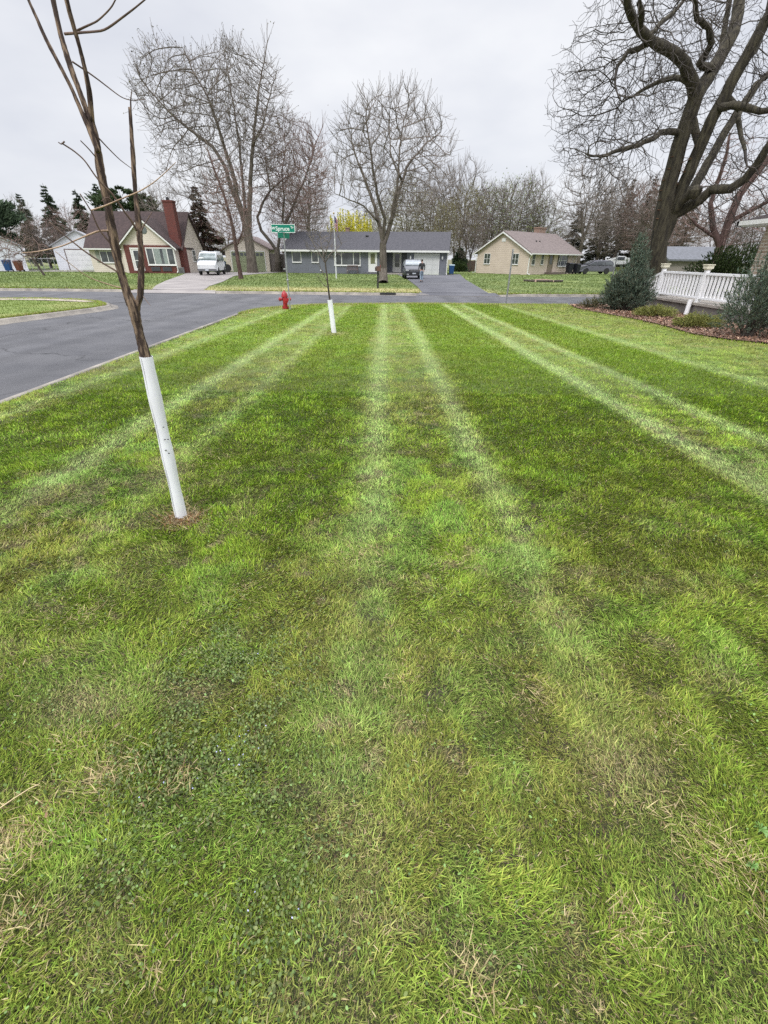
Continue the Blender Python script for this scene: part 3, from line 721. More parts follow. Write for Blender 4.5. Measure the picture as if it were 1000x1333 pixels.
        if len(V): np_obj('crown', V, [Fq], twigm, root, smooth=True)
        if leaf:
            lm, cnt, size, cols, spread = leaf
            idx = np.where((~thick) & (acc < 6))[0]; idx = idx[s.rng.integers(0, len(idx), cnt)]
            C = P[idx] + s.rng.normal(0, spread, (cnt, 3)); leaf_cards('leaves', C, size, cols, lm, root, s.rng)
        return root
def leaf_cards(name, C, size, cols, m, parent, rg, aspect=.55, updir=None, tri=False):
    n = len(C); u = rg.normal(0, 1, (n, 3)); 
    if updir is not None: u = updir + rg.normal(0, .35, (n, 3))
    u /= np.linalg.norm(u, axis=1)[:, None]; v = np.cross(u, rg.normal(0, 1, (n, 3))); v /= np.linalg.norm(v, axis=1)[:, None]
    sz = (size * (.5 + rg.random(n)))[:, None]; cols = np.array(cols); c = cols[rg.integers(0, len(cols), n)] * (.55 + .8 * rg.random((n, 1)))
    if tri:
        V = np.stack([C - v * sz * aspect * .5, C + v * sz * aspect * .5, C + u * sz], 1).reshape(-1, 3); f = np.arange(n)[:, None] * 3 + np.arange(3)[None]; return np_obj(name, V, [f], m, parent, colors=np.repeat(c, 3, 0))
    V = np.stack([C - u * sz * .5, C + v * sz * aspect * .5, C + u * sz * .5, C - v * sz * aspect * .5], 1).reshape(-1, 3); f = np.arange(n)[:, None] * 4 + np.arange(4)[None]
    return np_obj(name, V, [f], m, parent, colors=np.repeat(c, 4, 0))
def blob(rg, n, c, r, low=-1.0, shell=.35):
    out = []
    while len(out) < n:
        v = rg.uniform(-1, 1, (n * 2, 3)); l = np.linalg.norm(v, axis=1); v = v[(l < 1) & (v[:, 2] > low) & ((l > .55) | (rg.random(len(v)) > shell))]; out += list(v)
    return np.array(c) + np.array(out[:n]) * np.array(r)

def bark(name, a, c, sc=1.0):
    return mat(name, a, .95, col2=c, scale=9 * sc, detail=8, bump=1.0, bscale=22 * sc, stretch=(1, 1, .18))
BK_GREY = bark('bark_grey', (.165, .142, .118), (.075, .062, .050)); BK_DARK = bark('bark_dark', (.10, .082, .068), (.042, .033, .028)); BK_RED = bark('bark_reddish', (.12, .075, .065), (.06, .036, .032))
BK_MOSS = bark('bark_mossy', (.082, .072, .048), (.026, .022, .018), 1.3); TW_BLACK = mat('twig_black', (.045, .038, .034), .9, col2=(.075, .062, .052), scale=1.0)
TW_GREY = mat('twig_grey', (.20, .17, .145), .9, col2=(.14, .115, .10), scale=1.2); TW_DARK = mat('twig_dark', (.11, .09, .08), .9, col2=(.17, .14, .12), scale=1.0)
TW_RED = mat('twig_reddish', (.22, .145, .13), .9, col2=(.17, .125, .105), scale=.8); TW_OL = mat('twig_olive', (.17, .155, .075), .9, col2=(.12, .10, .06), scale=.6)
LEAFM = mat('tree_leaf', (.1, .15, .03), .7, attr='Col', spec=.2, trans=.2); NEEDLE = mat('conifer_needle', (.04, .06, .03), .75, attr='Col', spec=.2)

def px_poly(pts, Y, dy=0.0, rg=None):
    out = []
    n = len(pts)
    for i, (px, py) in enumerate(pts): out.append(tuple(A(px, py, Y + dy * i / max(1, n - 1))))
    return out
def ell(px0, px1, py0, py1, Y, depth, n, rg, low=-1.0):
    """attractors filling an ellipsoid whose outline spans those picture columns and rows at distance Y."""
    a = A(px0, (py0 + py1) / 2, Y); c = A(px1, (py0 + py1) / 2, Y); t = A((px0 + px1) / 2, py0, Y); d = A((px0 + px1) / 2, py1, Y)
    return blob(rg, n, ((a.x + c.x) / 2, Y, (t.z + d.z) / 2), (abs(c.x - a.x) / 2, depth, (t.z - d.z) / 2), low)

# --- centre tree before the grey house
def tree_centre():
    t = Tree(5); Y = 40; rg = t.rng; b0 = G(499, 368.5)
    z = lambda l: [(350 + a / 2.5, 60 + c / 2.5) for a, c in l]
    t.limb([tuple(b0)] + px_poly([(499, 350), (498.8, 330), (498.6, 317)], Y), .4, r0=.33, r1=.26)
    t.limb(px_poly(z([(372, 640), (362, 590), (345, 520), (322, 460), (300, 400), (280, 350), (268, 290)]), Y, 1.6), .4, 1, .06, .17, .05)
    t.limb(px_poly(z([(372, 640), (378, 560), (352, 480), (338, 400), (330, 330), (318, 250)]), Y, -1.4), .4, 1, .06, .15, .05)
    t.limb(px_poly(z([(374, 640), (396, 580), (415, 500), (435, 440), (448, 395), (500, 330), (560, 280)]), Y, 1.0), .4, 1, .06, .18, .04)
    t.limb(px_poly(z([(396, 580), (410, 500), (422, 420), (425, 330), (440, 240)]), Y, -1.2), .4, 1, .06, .13, .04)
    t.limb(px_poly(z([(355, 570), (310, 520), (262, 500), (215, 480)]), Y, -.8), .4, 1, .06, .09, .03)
    t.limb(px_poly(z([(432, 440), (400, 360), (392, 280), (395, 200)]), Y, 1.8), .4, 1, .06, .09, .03)
    att = np.concatenate([ell(428, 594, 112, 300, Y, 5.2, 1700, rg, -.85), ell(442, 586, 120, 260, Y, 4.5, 500, rg)])
    t.colonise(att, .36, 3.2, .62); t.twigs(4, 1.0, 2, .45, .30)
    t.build('shade_tree', 'wide bare vase-shaped tree on the strip before the grey house', BK_GREY, TW_GREY, .34, .0095, .075, tuple(b0))
tree_centre()
# --- tall left tree
def tree_left():
    t = Tree(6); Y = 62; rg = t.rng; b0 = G(329, 355)
    z = lambda l: [(a / 2.5, c / 2.5) for a, c in l]
    t.limb([tuple(b0)] + px_poly([(327, 335), (324, 312), (321, 295)], Y), .6, r0=.62, r1=.50)
    t.limb(px_poly([(324, 305), (312, 272), (300, 240), (292, 215), (276, 190), (252, 172), (225, 150), (195, 118), (180, 95)], Y, 2), .6, 1, .06, .30, .05)
    t.limb(px_poly([(322, 295), (311, 262), (303, 225), (293, 195), (283, 160), (270, 125), (250, 90), (238, 62)], Y, -2.5), .6, 1, .06, .30, .05)
    t.limb(px_poly([(324, 300), (325, 262), (327, 222), (329, 190), (333, 150), (338, 110), (345, 75), (348, 55)], Y, 1), .6, 1, .05, .32, .05)
    t.limb(px_poly([(322, 295), (318, 260), (315, 225), (312, 190), (306, 150), (300, 110), (292, 70)], Y, 3), .6, 1, .06, .22, .04)
    t.limb(px_poly([(329, 190), (342, 165), (350, 130), (360, 95)], Y, -2), .6, 1, .06, .14, .04)
    att = np.concatenate([ell(178, 300, 62, 195, Y, 6, 1500, rg), ell(262, 368, 62, 215, Y, 6, 1500, rg), ell(205, 345, 120, 290, Y, 6, 700, rg), ell(330, 376, 80, 260, Y, 4, 350, rg)])
    t.colonise(att, .55, 4.5, .85, maxn=8500); t.twigs(4, 1.7, 2, .35, .35)
    t.build('tall_tree', 'tallest bare many-stemmed tree beside the green garage doors', BK_GREY, TW_GREY, .62, .0130, .11, tuple(b0),
            leaf=(LEAFM, 5200, .13, [(.10, .08, .06), (.08, .07, .05), (.14, .14, .07)], .08))
tree_left()
def tree_v():
    t = Tree(8); Y = 66; rg = t.rng; b0 = G(362, 354)
    t.limb([tuple(b0)] + px_poly([(362, 340), (361, 328)], Y), .6, r0=.42, r1=.38)
    t.limb(px_poly([(361, 328), (350, 312), (340, 300), (335, 282), (343, 262), (352, 248), (347, 222), (345, 195)], Y, 2), .6, 1, .05, .24, .06)
    t.limb(px_poly([(361, 328), (364, 308), (368, 290), (370, 255), (367, 225), (372, 190)], Y, -2), .6, 1, .05, .20, .05)
    t.limb(px_poly([(364, 310), (374, 286), (384, 262), (394, 240), (402, 218), (412, 185), (420, 165)], Y, 1.5), .6, 1, .05, .2, .05)
    t.limb(px_poly([(352, 248), (366, 235), (385, 225), (400, 214)], Y, -2), .6, 1, .05, .12, .04)
    att = np.concatenate([ell(330, 432, 150, 290, Y, 6, 1300, rg), ell(335, 400, 200, 310, Y, 5, 400, rg)])
    t.colonise(att, .5, 4.5, .8, maxn=5500); t.twigs(4, 1.4, 2, .5, .3)
    t.build('forked_tree', 'bare forked tree with reddish buds rising beside the green street sign', BK_GREY, TW_RED, .42, .0130, .10, tuple(b0),
            leaf=(LEAFM, 1500, .13, [(.15, .06, .05), (.11, .05, .045), (.12, .09, .05)], .25))
tree_v()
def tree_red():
    t = Tree(9); Y = 44.4; rg = t.rng; b0 = G(314, 363)
    t.limb([tuple(b0)] + px_poly([(311, 345), (307, 320), (304, 300), (300, 283), (293, 258), (285, 236), (278, 218), (270, 195)], Y), .4, r0=.20, r1=.06, wob=.03)
    t.limb(px_poly([(308, 322), (316, 300), (318, 275), (316, 250), (314, 230)], Y, 1), .4, 1, .05, .08, .03)
    t.limb(px_poly([(301, 285), (292, 270), (282, 255)], Y, -1), .4, 1, .05, .07, .03)
    att = np.concatenate([ell(268, 335, 205, 325, Y, 2.8, 1200, rg)]); t.colonise(att, .32, 2.6, .5, maxn=4000); t.twigs(3, .8, 2, .5, .5)
    t.build('red_twig_tree', 'slim leaning tree with wine-red twigs beside the concrete driveway', BK_RED, TW_RED, .2, .011, .06, tuple(b0))
tree_red()
# --- the huge crooked tree at right
def tree_big():
    t = Tree(12); Y = 22.5; rg = t.rng; b0 = G(856, 396)
    z = lambda l: [(650 + a / 2.857, c / 2.857) for a, c in l]
    t.limb([tuple(b0)] + px_poly([(856, 360), (857, 325), (862, 285), (872, 235), (884, 190), (896, 155), (906, 125)], Y, -.6), .35, r0=.38, r1=.26, wob=.03)
    t.limb(px_poly(z([(730, 345), (712, 290), (690, 235), (640, 190), (600, 172), (560, 150), (520, 105), (492, 60), (478, 20), (470, -60)]), Y - .6, -2.2), .35, 1, .06, .225, .10)
    t.limb(px_poly(z([(730, 360), (790, 262), (850, 160), (878, 90), (890, 20), (905, -80)]), Y - .6, 1.5), .35, 1, .05, .25, .17)
    t.limb(px_poly([(857, 325), (872, 290), (890, 240), (912, 190), (935, 140), (962, 90), (990, 40), (1020, -10)], Y, -1.5), .35, 1, .05, .26, .17)
    t.limb(px_poly([(868, 290), (890, 265), (915, 225), (945, 170), (985, 110), (1030, 70)], Y, 2.5), .35, 1, .05, .20, .12)
    t.limb(px_poly(z([(600, 850), (650, 800), (700, 772), (750, 742), (790, 705), (860, 702), (915, 665), (960, 610), (1000, 545), (1060, 470)]), Y, -2.4), .3, 1, .04, .21, .12)
    t.limb(px_poly(z([(640, 800), (680, 745), (720, 712), (738, 706)]), Y - .3, -1.0), .25, 1, .02, .18, .16)
    t.limb(px_poly(z([(650, 490), (600, 492), (560, 520), (520, 540), (440, 560), (380, 580), (330, 575)]), Y - .5, -2.5), .3, 1, .06, .11, .04)
    t.limb(px_poly(z([(710, 300), (650, 288), (600, 300), (540, 330), (480, 365), (440, 400)]), Y - .6, 2), .3, 1, .07, .11, .03)
    t.limb(px_poly(z([(560, 150), (520, 180), (480, 190), (440, 245), (430, 290), (440, 350)]), Y - 1.6, -1), .3, 1, .07, .10, .03)
    t.limb(px_poly(z([(600, 172), (560, 130), (620, 70), (680, 10), (720, -60)]), Y - 1.5, 2), .3, 1, .09, .10, .04)
    t.limb(px_poly(z([(520, 105), (530, 60), (520, 10), (540, -60)]), Y - 2.2, -1), .3, 1, .09, .11, .05)
    t.limb(px_poly(z([(790, 262), (745, 235), (790, 160), (780, 100), (735, 70), (730, 0), (740, -80)]), Y - .4, -2.5), .3, 1, .08, .13, .06)
    t.limb(px_poly([(935, 140), (962, 138), (990, 145), (1030, 140)], Y - 1, -2), .3, 1, .06, .14, .07)
    t.limb(px_poly(z([(900, 390), (890, 450), (900, 510), (915, 560), (922, 620)]), Y - .9, -2), .3, 1, .07, .10, .04)
    t.limb(px_poly([(912, 190), (900, 150), (915, 110), (940, 60), (950, 0), (960, -50)], Y - .5, 2.6), .3, 1, .07, .15, .07)
    t.limb(px_poly([(962, 90), (985, 60), (1000, 20), (1010, -40)], Y - 1.2, 2), .3, 1, .07, .15, .06)
    att = np.concatenate([ell(735, 900, -60, 215, Y - 1, 5.0, 1700, rg), ell(840, 1090, -90, 190, Y - .5, 5.5, 1600, rg), ell(905, 1070, 130, 310, Y - 1, 3.5, 420, rg),
                          ell(722, 860, 140, 232, Y - 2, 3.0, 1100, rg), ell(745, 880, 20, 160, Y - 2, 3.5, 700, rg), ell(760, 850, 190, 260, Y - 2, 2.5, 160, rg)])
    t.colonise(att, .27, 2.1, .44, maxn=15000, trop=(0, 0, -.03), wob=.36, inert=.35); t.twigs(3, .55, 3, .8, 0, curl=.75)
    tr = t.build('old_crooked_tree', 'huge old crooked tree with a torn pale scar behind the white railing', BK_MOSS, TW_BLACK, .40, .0058, .05, tuple(b0), sides=12, flare=1.2)
    # scar of torn wood down the left side of the trunk
    path = [np.append(np.array(q), t.fix.get(i_, .3)) for i_, q in enumerate(t.P[:60])]; lo, hi = A(851, 300, Y).z, A(872, 165, Y).z; rows = [q for q in path if lo < q[2] < hi and abs(q[1] - Y) < 1][:24]; V = []; rows.sort(key=lambda q: q[2])
    for k, q in enumerate(rows):
        u_ = k / (len(rows) - 1); R0 = q[3] * 1.03; wd = (.10 + .42 * math.sin(PI * u_ ** .8)) * (1 + .35 * math.sin(k * 2.1) * math.cos(k)); c0 = PI + .28 + .2 * math.sin(k * .6)
        for m_ in range(6): a = c0 + wd * (m_ / 5 - .4); V.append((q[0] + math.cos(a) * (R0 + .02) - b0.x, q[1] + math.sin(a) * (R0 + .02) - b0.y, q[2] - b0.z))
    Fq = [(i * 6 + j, i * 6 + j + 1, (i + 1) * 6 + j + 1, (i + 1) * 6 + j) for i in range(len(rows) - 1) for j in range(5)]
    o = np_obj('bark_scar', V, [np.array(Fq)], mat('torn_wood', (.26, .14, .085), .9, col2=(.12, .065, .045), scale=8, stretch=(1, 1, .1), bump=.8), tr, smooth=True)
    for px, py, r in ((905, 250, .24), (930, 246, .17)):
        p = A(px, py, Y - 1.2) - b0; bb = MB(); prof = [(.02, -r)] + [(r * math.cos(a) * random.uniform(.85, 1.1), r * math.sin(a)) for a in np.linspace(-1.3, 1.3, 8)] + [(.02, r)]
        bb.lathe(prof, 12); o = bb.done('burl', BK_MOSS, tr, smooth=True, loc=p)
tree_big()
def tree_right2():
    t = Tree(14); Y = 29; rg = t.rng; b0 = G(922, 380)
    t.limb([tuple(b0)] + px_poly([(930, 345), (938, 320), (948, 290), (962, 255), (985, 225), (1010, 195)], Y), .4, r0=.30, r1=.16, wob=.04)
    t.limb(px_poly([(938, 320), (928, 295), (925, 265), (935, 235), (945, 205), (950, 175)], Y, 1), .4, 1, .06, .18, .06)
    t.limb(px_poly([(948, 290), (975, 275), (1000, 262), (1030, 240)], Y, -1), .4, 1, .06, .13, .06)
    t.limb(px_poly([(940, 315), (915, 298), (895, 280), (885, 262)], Y, 1), .4, 1, .06, .10, .04)
    att = np.concatenate([ell(875, 1080, 170, 320, Y, 5, 1400, rg)]); t.colonise(att, .35, 3, .55, maxn=5500, wob=.2); t.twigs(2, .7, 3, .7, .1, curl=.5)
    t.build('leaning_tree', 'reddish-barked tree leaning right behind the hedge and railing', BK_RED, TW_RED, .32, .009, .06, tuple(b0))
tree_right2()

# --- backdrop trees: a few builds, copied
def sc_generic(seed, h, rw, nat, bk, tw, name, label, loc, group, rb, rt, fork=.28, nst=5, leaf=None, narrow=1.0, up=.35):
    t = Tree(seed); rg = t.rng
    t.limb([(0, 0, 0), (rg.normal(0, .1), 0, h * fork * .6), (rg.normal(0, .2), rg.normal(0, .2), h * fork)], h * .05, r0=rb, r1=rb * .8)
    for k in range(nst):
        a = 2 * PI * k / nst + rg.uniform(-.4, .4); rr = rw * rg.uniform(.25, .6)
        t.limb([(0, 0, h * fork), (math.cos(a) * rr * .35, math.sin(a) * rr * .35, h * (fork + .18)), (math.cos(a) * rr * .8, math.sin(a) * rr * .8, h * rg.uniform(.62, .8))], h * .045, 1, .10, rb * .5, rb * .14)
    att = np.concatenate([blob(rg, int(nat * .7), (0, 0, h * .64), (rw, rw, h * .36)), blob(rg, int(nat * .3), (rg.normal(0, rw * .3), 0, h * .42), (rw * .7, rw * .7, h * .25))])
    t.colonise(att, h * .042, h * .35, h * .062, maxn=3600); t.twigs(4, h * .11, 2, .42, up)
    return t.build(name, label, bk, tw, rb, rt * .72, rb * .22, (0, 0, 0), group, sides=6, leaf=leaf)
protoA = sc_generic(21, 14, 5.0, 900, BK_GREY, TW_GREY, 'bare_tree', 'x', 0, None, .30, .022)
protoB = sc_generic(22, 12, 3.6, 850, BK_GREY, TW_OL, 'budding_tree', 'x', 0, None, .24, .020, leaf=(LEAFM, 1700, .15, [(.34, .32, .11), (.28, .27, .10), (.23, .20, .11)], .3))
protoC = sc_generic(23, 13, 4.2, 900, BK_DARK, TW_RED, 'russet_tree', 'x', 0, None, .26, .020, leaf=(LEAFM, 700, .13, [(.20, .14, .11), (.15, .11, .085)], .3))
protoD = sc_generic(24, 11, 4.4, 1000, BK_DARK, TW_DARK, 'dark_bare_tree', 'x', 0, None, .25, .020, fork=.2, nst=6)
protoE = sc_generic(25, 9, 3.4, 950, BK_GREY, TW_GREY, 'greening_tree', 'x', 0, None, .2, .018, fork=.12, nst=7, leaf=(LEAFM, 2600, .14, [(.20, .25, .10), (.24, .27, .12), (.17, .20, .09)], .35))
used = set()
def put(proto, px, Y, top, label, group, wid=1.0, base=None, rz=None):
    """stand a tree at picture column px, distance Y, crown top at picture row top."""
    o = proto if proto.name not in used else copy_tree(proto); used.add(proto.name)
    hz = A(px, top, Y).z; x = A(px, 345, Y).x
    h0 = {protoA: 14, protoB: 12, protoC: 13, protoD: 11, protoE: 9}.get(proto) or 12
    s = hz / h0; o.location = (x, Y, -.05); o.scale = (s * wid, s * wid, s); o.rotation_euler = (0, 0, random.uniform(0, 6.28) if rz is None else rz)
    o['label'] = label; o['group'] = group; return o
gB = 'bare trees behind the houses'
put(protoA, 46, 84, 258, 'thin bare tree right of the dark pine at the left edge', gB, .7)
put(protoD, 78, 70, 292, 'low dark thicket tree above the chain-link fence', gB, 1.5)
put(protoC, 108, 76, 268, 'russet bare tree behind the white garage', gB, 1.4)
put(protoC, 66, 74, 286, 'russet bushy tree between the far-left garage and the chain-link fence', gB, 1.5)
put(protoA, 226, 88, 238, 'pale bare tree rising just right of the red brick chimney', gB, .8)
put(protoA, 212, 96, 250, 'thin bare tree behind the brick chimney', gB, .8)
put(protoB, 283, 84, 300, 'olive budding tree behind the parked white van', gB, 1.4)
put(protoC, 262, 92, 278, 'russet tree behind the cream house gable', gB, 1.2)
put(protoC, 385, 92, 232, 'russet bare tree behind the left end of the grey roof', gB, 1.0)
put(protoC, 408, 96, 246, 'reddish bare tree between the street sign and the flagpole', gB, .9)
put(protoA, 405, 84, 175, 'pale bare tree left of the centre shade tree', gB, .7)
put(protoB, 528, 86, 228, 'tall olive budding tree right of the centre shade tree', gB, .8)
put(protoB, 508, 96, 250, 'olive budding tree behind the centre of the grey roof', gB, 1.0)
put(protoB, 555, 90, 248, 'yellowish budding tree behind the garage roof', gB, .9)
put(protoA, 572, 84, 215, 'bare tree above the right end of the grey roof', gB, .75)
put(protoB, 578, 78, 262, 'olive budding tree beside the right end of the grey house', gB, .8)
put(protoA, 598, 92, 206, 'tall bare tree between the grey and beige houses', gB, .7)
put(protoB, 604, 82, 240, 'green-tinged tree over the gap between the two houses', gB, .8)
put(protoD, 612, 76, 268, 'dark bare tree left of the beige gable', gB, .8)
put(protoE, 640, 86, 240, 'greening tree behind the left roof slope of the beige house', gB, .9)
put(protoE, 662, 88, 232, 'greening tree directly over the beige gable peak', gB, .9)
put(protoA, 684, 92, 224, 'bare tree behind the ridge of the beige house', gB, .65)
put(protoE, 700, 90, 262, 'low greening tree right of the beige gable peak', gB, .9)
put(protoA, 560, 105, 236, 'distant bare tree behind the garage end', gB, .9)
put(protoA, 628, 108, 240, 'distant bare tree seen past the beige house', gB, .9)
put(protoB, 484, 104, 272, 'distant olive tree left of the shade tree trunk', gB, 1.0)
gD = 'dark bare trees behind the minivan'
put(protoA, 752, 80, 205, 'large pale bare tree above the tan brick chimney', gD, .95)
put(protoD, 775, 88, 245, 'dark bare tree directly above the parked minivan', gD, 1.1)
put(protoD, 798, 96, 225, 'dark bare tree beyond the leaning metal sign post', gD, 1.0)
put(protoC, 822, 84, 232, 'brown bare tree behind the tall juniper', gD, 1.0)
put(protoD, 846, 72, 245, 'dark bare tree left of the huge crooked trunk', gD, 1.0)
put(protoC, 880, 60, 262, 'brown bare tree right of the huge crooked trunk', gD, 1.0)
put(protoC, 940, 64, 268, 'brown bare tree behind the dark hedge', gD, .9)
put(protoD, 975, 62, 250, 'dark bare tree beside the eave of the stone house', gD, .9)
gO = 'distant trees along the skyline'
for k, (px, Y, top, pr, lb) in enumerate([(20, 110, 291, protoC, 'distant russet tree above the far-left garage'), (130, 108, 276, protoC, 'distant russet tree behind the dark brown roof'),
        (160, 112, 281, protoD, 'distant dark tree behind the cream gable peak'), (300, 112, 278, protoC, 'distant russet tree behind the green-door garage'), (325, 104, 305, protoD, 'distant dark tree behind the tall left trunk'),
        (370, 110, 290, protoC, 'distant russet tree behind the street sign'), (440, 112, 302, protoC, 'distant reddish tree behind the flagpole'), (495, 112, 295, protoB, 'distant olive tree behind the shade tree trunk'),
        (540, 112, 290, protoD, 'distant dark tree behind the parked car'), (590, 112, 288, protoC, 'distant russet tree past the blue recycling bin'), (650, 114, 288, protoD, 'distant dark tree behind the beige gable'),
        (715, 112, 292, protoD, 'distant dark tree behind the beige ridge end'), (785, 116, 274, protoC, 'distant russet tree past the minivan roof'), (830, 112, 268, protoD, 'distant dark tree past the tall juniper'),
        (870, 108, 276, protoD, 'distant dark tree past the crooked trunk base'), (920, 108, 286, protoC, 'distant russet tree over the dark hedge'), (960, 104, 291, protoD, 'distant dark tree behind the stone house eave')]):
    put(pr, px, Y, top, lb, gO, 1.3)
# weeping willow, yellow
def willow():
    Y = 76; t = Tree(31); rg = t.rng; a = A(458, 271, Y); x0 = A(458, 340, Y).x; h = a.z
    t.limb([(x0, Y, 0), (x0, Y, h * .45)], .5, r0=.3, r1=.22)
    t.colonise(blob(rg, 500, (x0, Y, h * .7), (3.6, 2.8, h * .30)), .4, 4, .6, maxn=2500)
    P = np.array(t.P); C = []
    idx = rg.integers(0, len(P), 1300)
    for i in idx:
        p = P[i].copy()
        if p[2] < h * .5: continue
        L = rg.uniform(.8, 2.6)
        for k in range(16): C.append(p + np.array((rg.normal(0, .06), rg.normal(0, .06), -L * k / 10)))
    r = t.build('willow_tree', 'yellow weeping willow rising behind the grey roof', BK_GREY, TW_OL, .3, .018, .07, (x0, Y, 0))
    leaf_cards('leaves', np.array(C) - np.array((x0, Y, 0)), .22, [(.60, .56, .05), (.50, .49, .06), (.68, .62, .10)], LEAFM, r, rg, .35)
willow()
# conifers
def conifer(name, label, px, Y, top, rw, seed, group=None, cols=((.055, .085, .045), (.075, .11, .058), (.04, .062, .036)), dens=1.0, start=.08, droop=-.25, gap=.3, size=.34, pine=False):
    rg = np.random.default_rng(seed); h = A(px, top, Y).z; x = A(px, 345, Y).x; root = empty(name, label, 'tree', (x, Y, -.05), 0, group)
    b = MB(); b.tube([(0, 0, 0), (.05, 0, h * .5), (0, 0, h)], [.035 * h * .5, .012 * h, .02], 8)
    rw *= 1.25; dens *= 1.7; C = []; U = []; bt = b; z = h * start
    while z < h * .985:
        f = 1 - z / h; R = rw * (f ** .8) * rg.uniform(.65, 1.12)
        if pine: R = rw * math.sin(PI * min(1, max(.06, (z / h - start * .8) / (1 - start * .8)))) ** .6 * rg.uniform(.45, 1.15)
        for k in range(int(rg.integers(4, 7))):
            if rg.random() < gap * .5: continue
            a = rg.uniform(0, 2 * PI); L = R * rg.uniform(.7, 1.1); d = np.array((math.cos(a), math.sin(a), 0)); dz = (droop if not pine else .15)
            tip = d * L + np.array((0, 0, z + dz * L)); s0 = np.array((0, 0, z))
            if L > .3 and z < h * .9: bt.tube([s0 + np.array((.05 * min(1, z / h * 2) * (1 if z < h * .5 else 2 - 2 * z / h), 0, 0)), (s0 + tip) / 2 + np.array((0, 0, .05 * L)), tip], [.03 * h * .06 + .015, .02, .008], 4, cap=False)
            m = int(34 * L * dens) + 4; t = rg.random(m) ** .6
            if pine: t = .55 + .5 * rg.random(m) ** .8
            w_ = (.10 + .30 * (1 - t) if not pine else np.full(m, .28)) * L
            p = s0 + (tip - s0) * t[:, None] + rg.normal(0, 1, (m, 3)) * w_[:, None] * np.array((.8, .8, .25 if not pine else .5)) * .6
            C.append(p); U.append(np.tile(d + np.array((0, 0, .1 if not pine else .8)), (m, 1)))
        z += h * (.026 if not pine else .05) * rg.uniform(.7, 1.4)
    bt.done('trunk', BK_DARK, root, smooth=True)
    leaf_cards('crown', np.concatenate(C), size, cols, NEEDLE, root, rg, .45, updir=np.concatenate(U), tri=True)
    return root
gC = 'dark conifers behind the houses at left'
conifer('pine_tree', 'dark ragged pine cut off by the left edge', 2, 66, 234, 3.0, 1, gC, pine=True, start=.2, dens=2.4, gap=.5, size=.45)
conifer('spruce_tree', 'narrow dark spruce left of the white garage', 54, 90, 252, 1.9, 2, gC, dens=1.6)
conifer('spruce_tree', 'tall pointed spruce above the white garage', 88, 86, 238, 2.6, 3, gC, dens=1.6, gap=.5)
conifer('pine_tree', 'dark spruce left of the near sapling stem', 124, 92, 246, 2.4, 4, gC, dens=1.8)
conifer('pine_tree', 'bushy pine between the two sapling stems', 150, 92, 238, 2.6, 5, gC, dens=1.8)
conifer('pine_tree', 'rounded pine right of the sapling fork', 178, 90, 244, 3.4, 6, gC, pine=True, start=.25, dens=2.2, size=.42, cols=((.055, .085, .035), (.04, .065, .03), (.08, .11, .05)))
conifer('pine_tree', 'pale green pine left of the brick chimney', 203, 92, 252, 2.8, 7, gC, pine=True, start=.25, dens=2.2, size=.42, cols=((.07, .10, .045), (.05, .075, .035)))
conifer('larch_tree', 'reddish-brown conical conifer behind the white van', 270, 80, 240, 3.2, 8, gC, cols=((.10, .055, .05), (.08, .05, .04), (.06, .06, .035)), dens=1.1, gap=.4)
gR = 'dark conifers behind the minivan at right'
for k, (px, Y, top, rw, lb) in enumerate([(800, 104, 232, 3.4, 'dark conifer behind the leaning metal sign post'), (826, 98, 226, 3.8, 'tall dark conifer behind the tall juniper'), (848, 94, 220, 3.2, 'dark conifer left of the crooked trunk'),
        (742, 112, 268, 3.4, 'dark conifer right of the tan brick chimney'), (774, 108, 258, 3.2, 'dark conifer above the minivan'), (880, 100, 250, 3.0, 'dark conifer right of the crooked trunk')]):
    conifer('conifer_tree', lb, px, Y, top, rw, 40 + k, gR, cols=((.035, .045, .032), (.05, .055, .04), (.06, .05, .04)), dens=1.1, gap=.6)
conifer('spruce_tree', 'small dark spruce beside the gap left of the beige house', 598, 80, 322, 1.4, 60, None, dens=2.2)

# --- shrubs
def shrub(name, label, root_xy, lobes, n, size, cols, stems, seed, twig=BK_DARK, aspect=.22, up=1.0, cat='shrub', group=None, mtl=None):
    rg = np.random.default_rng(seed); root = empty(name, label, cat, (root_xy[0], root_xy[1], .03), 0, group)
    bt = MB(); C = []; U = []; tot = sum(l[3] * l[4] * l[5] for l in lobes)
    for (lx, ly, lz, rx, ry, rz_) in lobes:
        m = int(n * rx * ry * rz_ / tot) + 20
        # spray tips: each spray is a short shoot carrying many needles
        ns = max(6, m // 26); v = rg.normal(0, 1, (ns, 3)); v /= np.linalg.norm(v, axis=1)[:, None]; rr = rg.random(ns)[:, None] ** .45
        S = v * rr * np.array((rx, ry, rz_)) + np.array((lx, ly, lz)); S = S[S[:, 2] > .04]
        for s_ in S:
            d = np.array((s_[0] - lx * .5, s_[1] - ly * .5, (s_[2] - lz * .3) * up + .12)); d = d / (np.linalg.norm(d) + 1e-6) + rg.normal(0, .28, 3); L = size * rg.uniform(1.6, 4.2)
            t = rg.random(26)[:, None]; C.append(s_ + d * L * (t - .4) + rg.normal(0, size * .20, (26, 3))); U.append(np.tile(d, (26, 1)))
    for k in range(stems):
        l = lobes[k % len(lobes)]; tip = np.array(l[:3]) + rg.normal(0, .35, 3) * np.array(l[3:]); tip[2] = max(tip[2], .15)
        bt.tube([(rg.normal(0, .05), rg.normal(0, .05), -.03), tuple(tip * np.array((.4, .4, .45))), tuple(tip)], [.035, .022, .008], 5, cap=False)
    bt.done('stems', twig, root)
    leaf_cards('crown', np.concatenate(C), size, cols, mtl or NEEDLE, root, rg, aspect, updir=np.concatenate(U), tri=True)
    return root
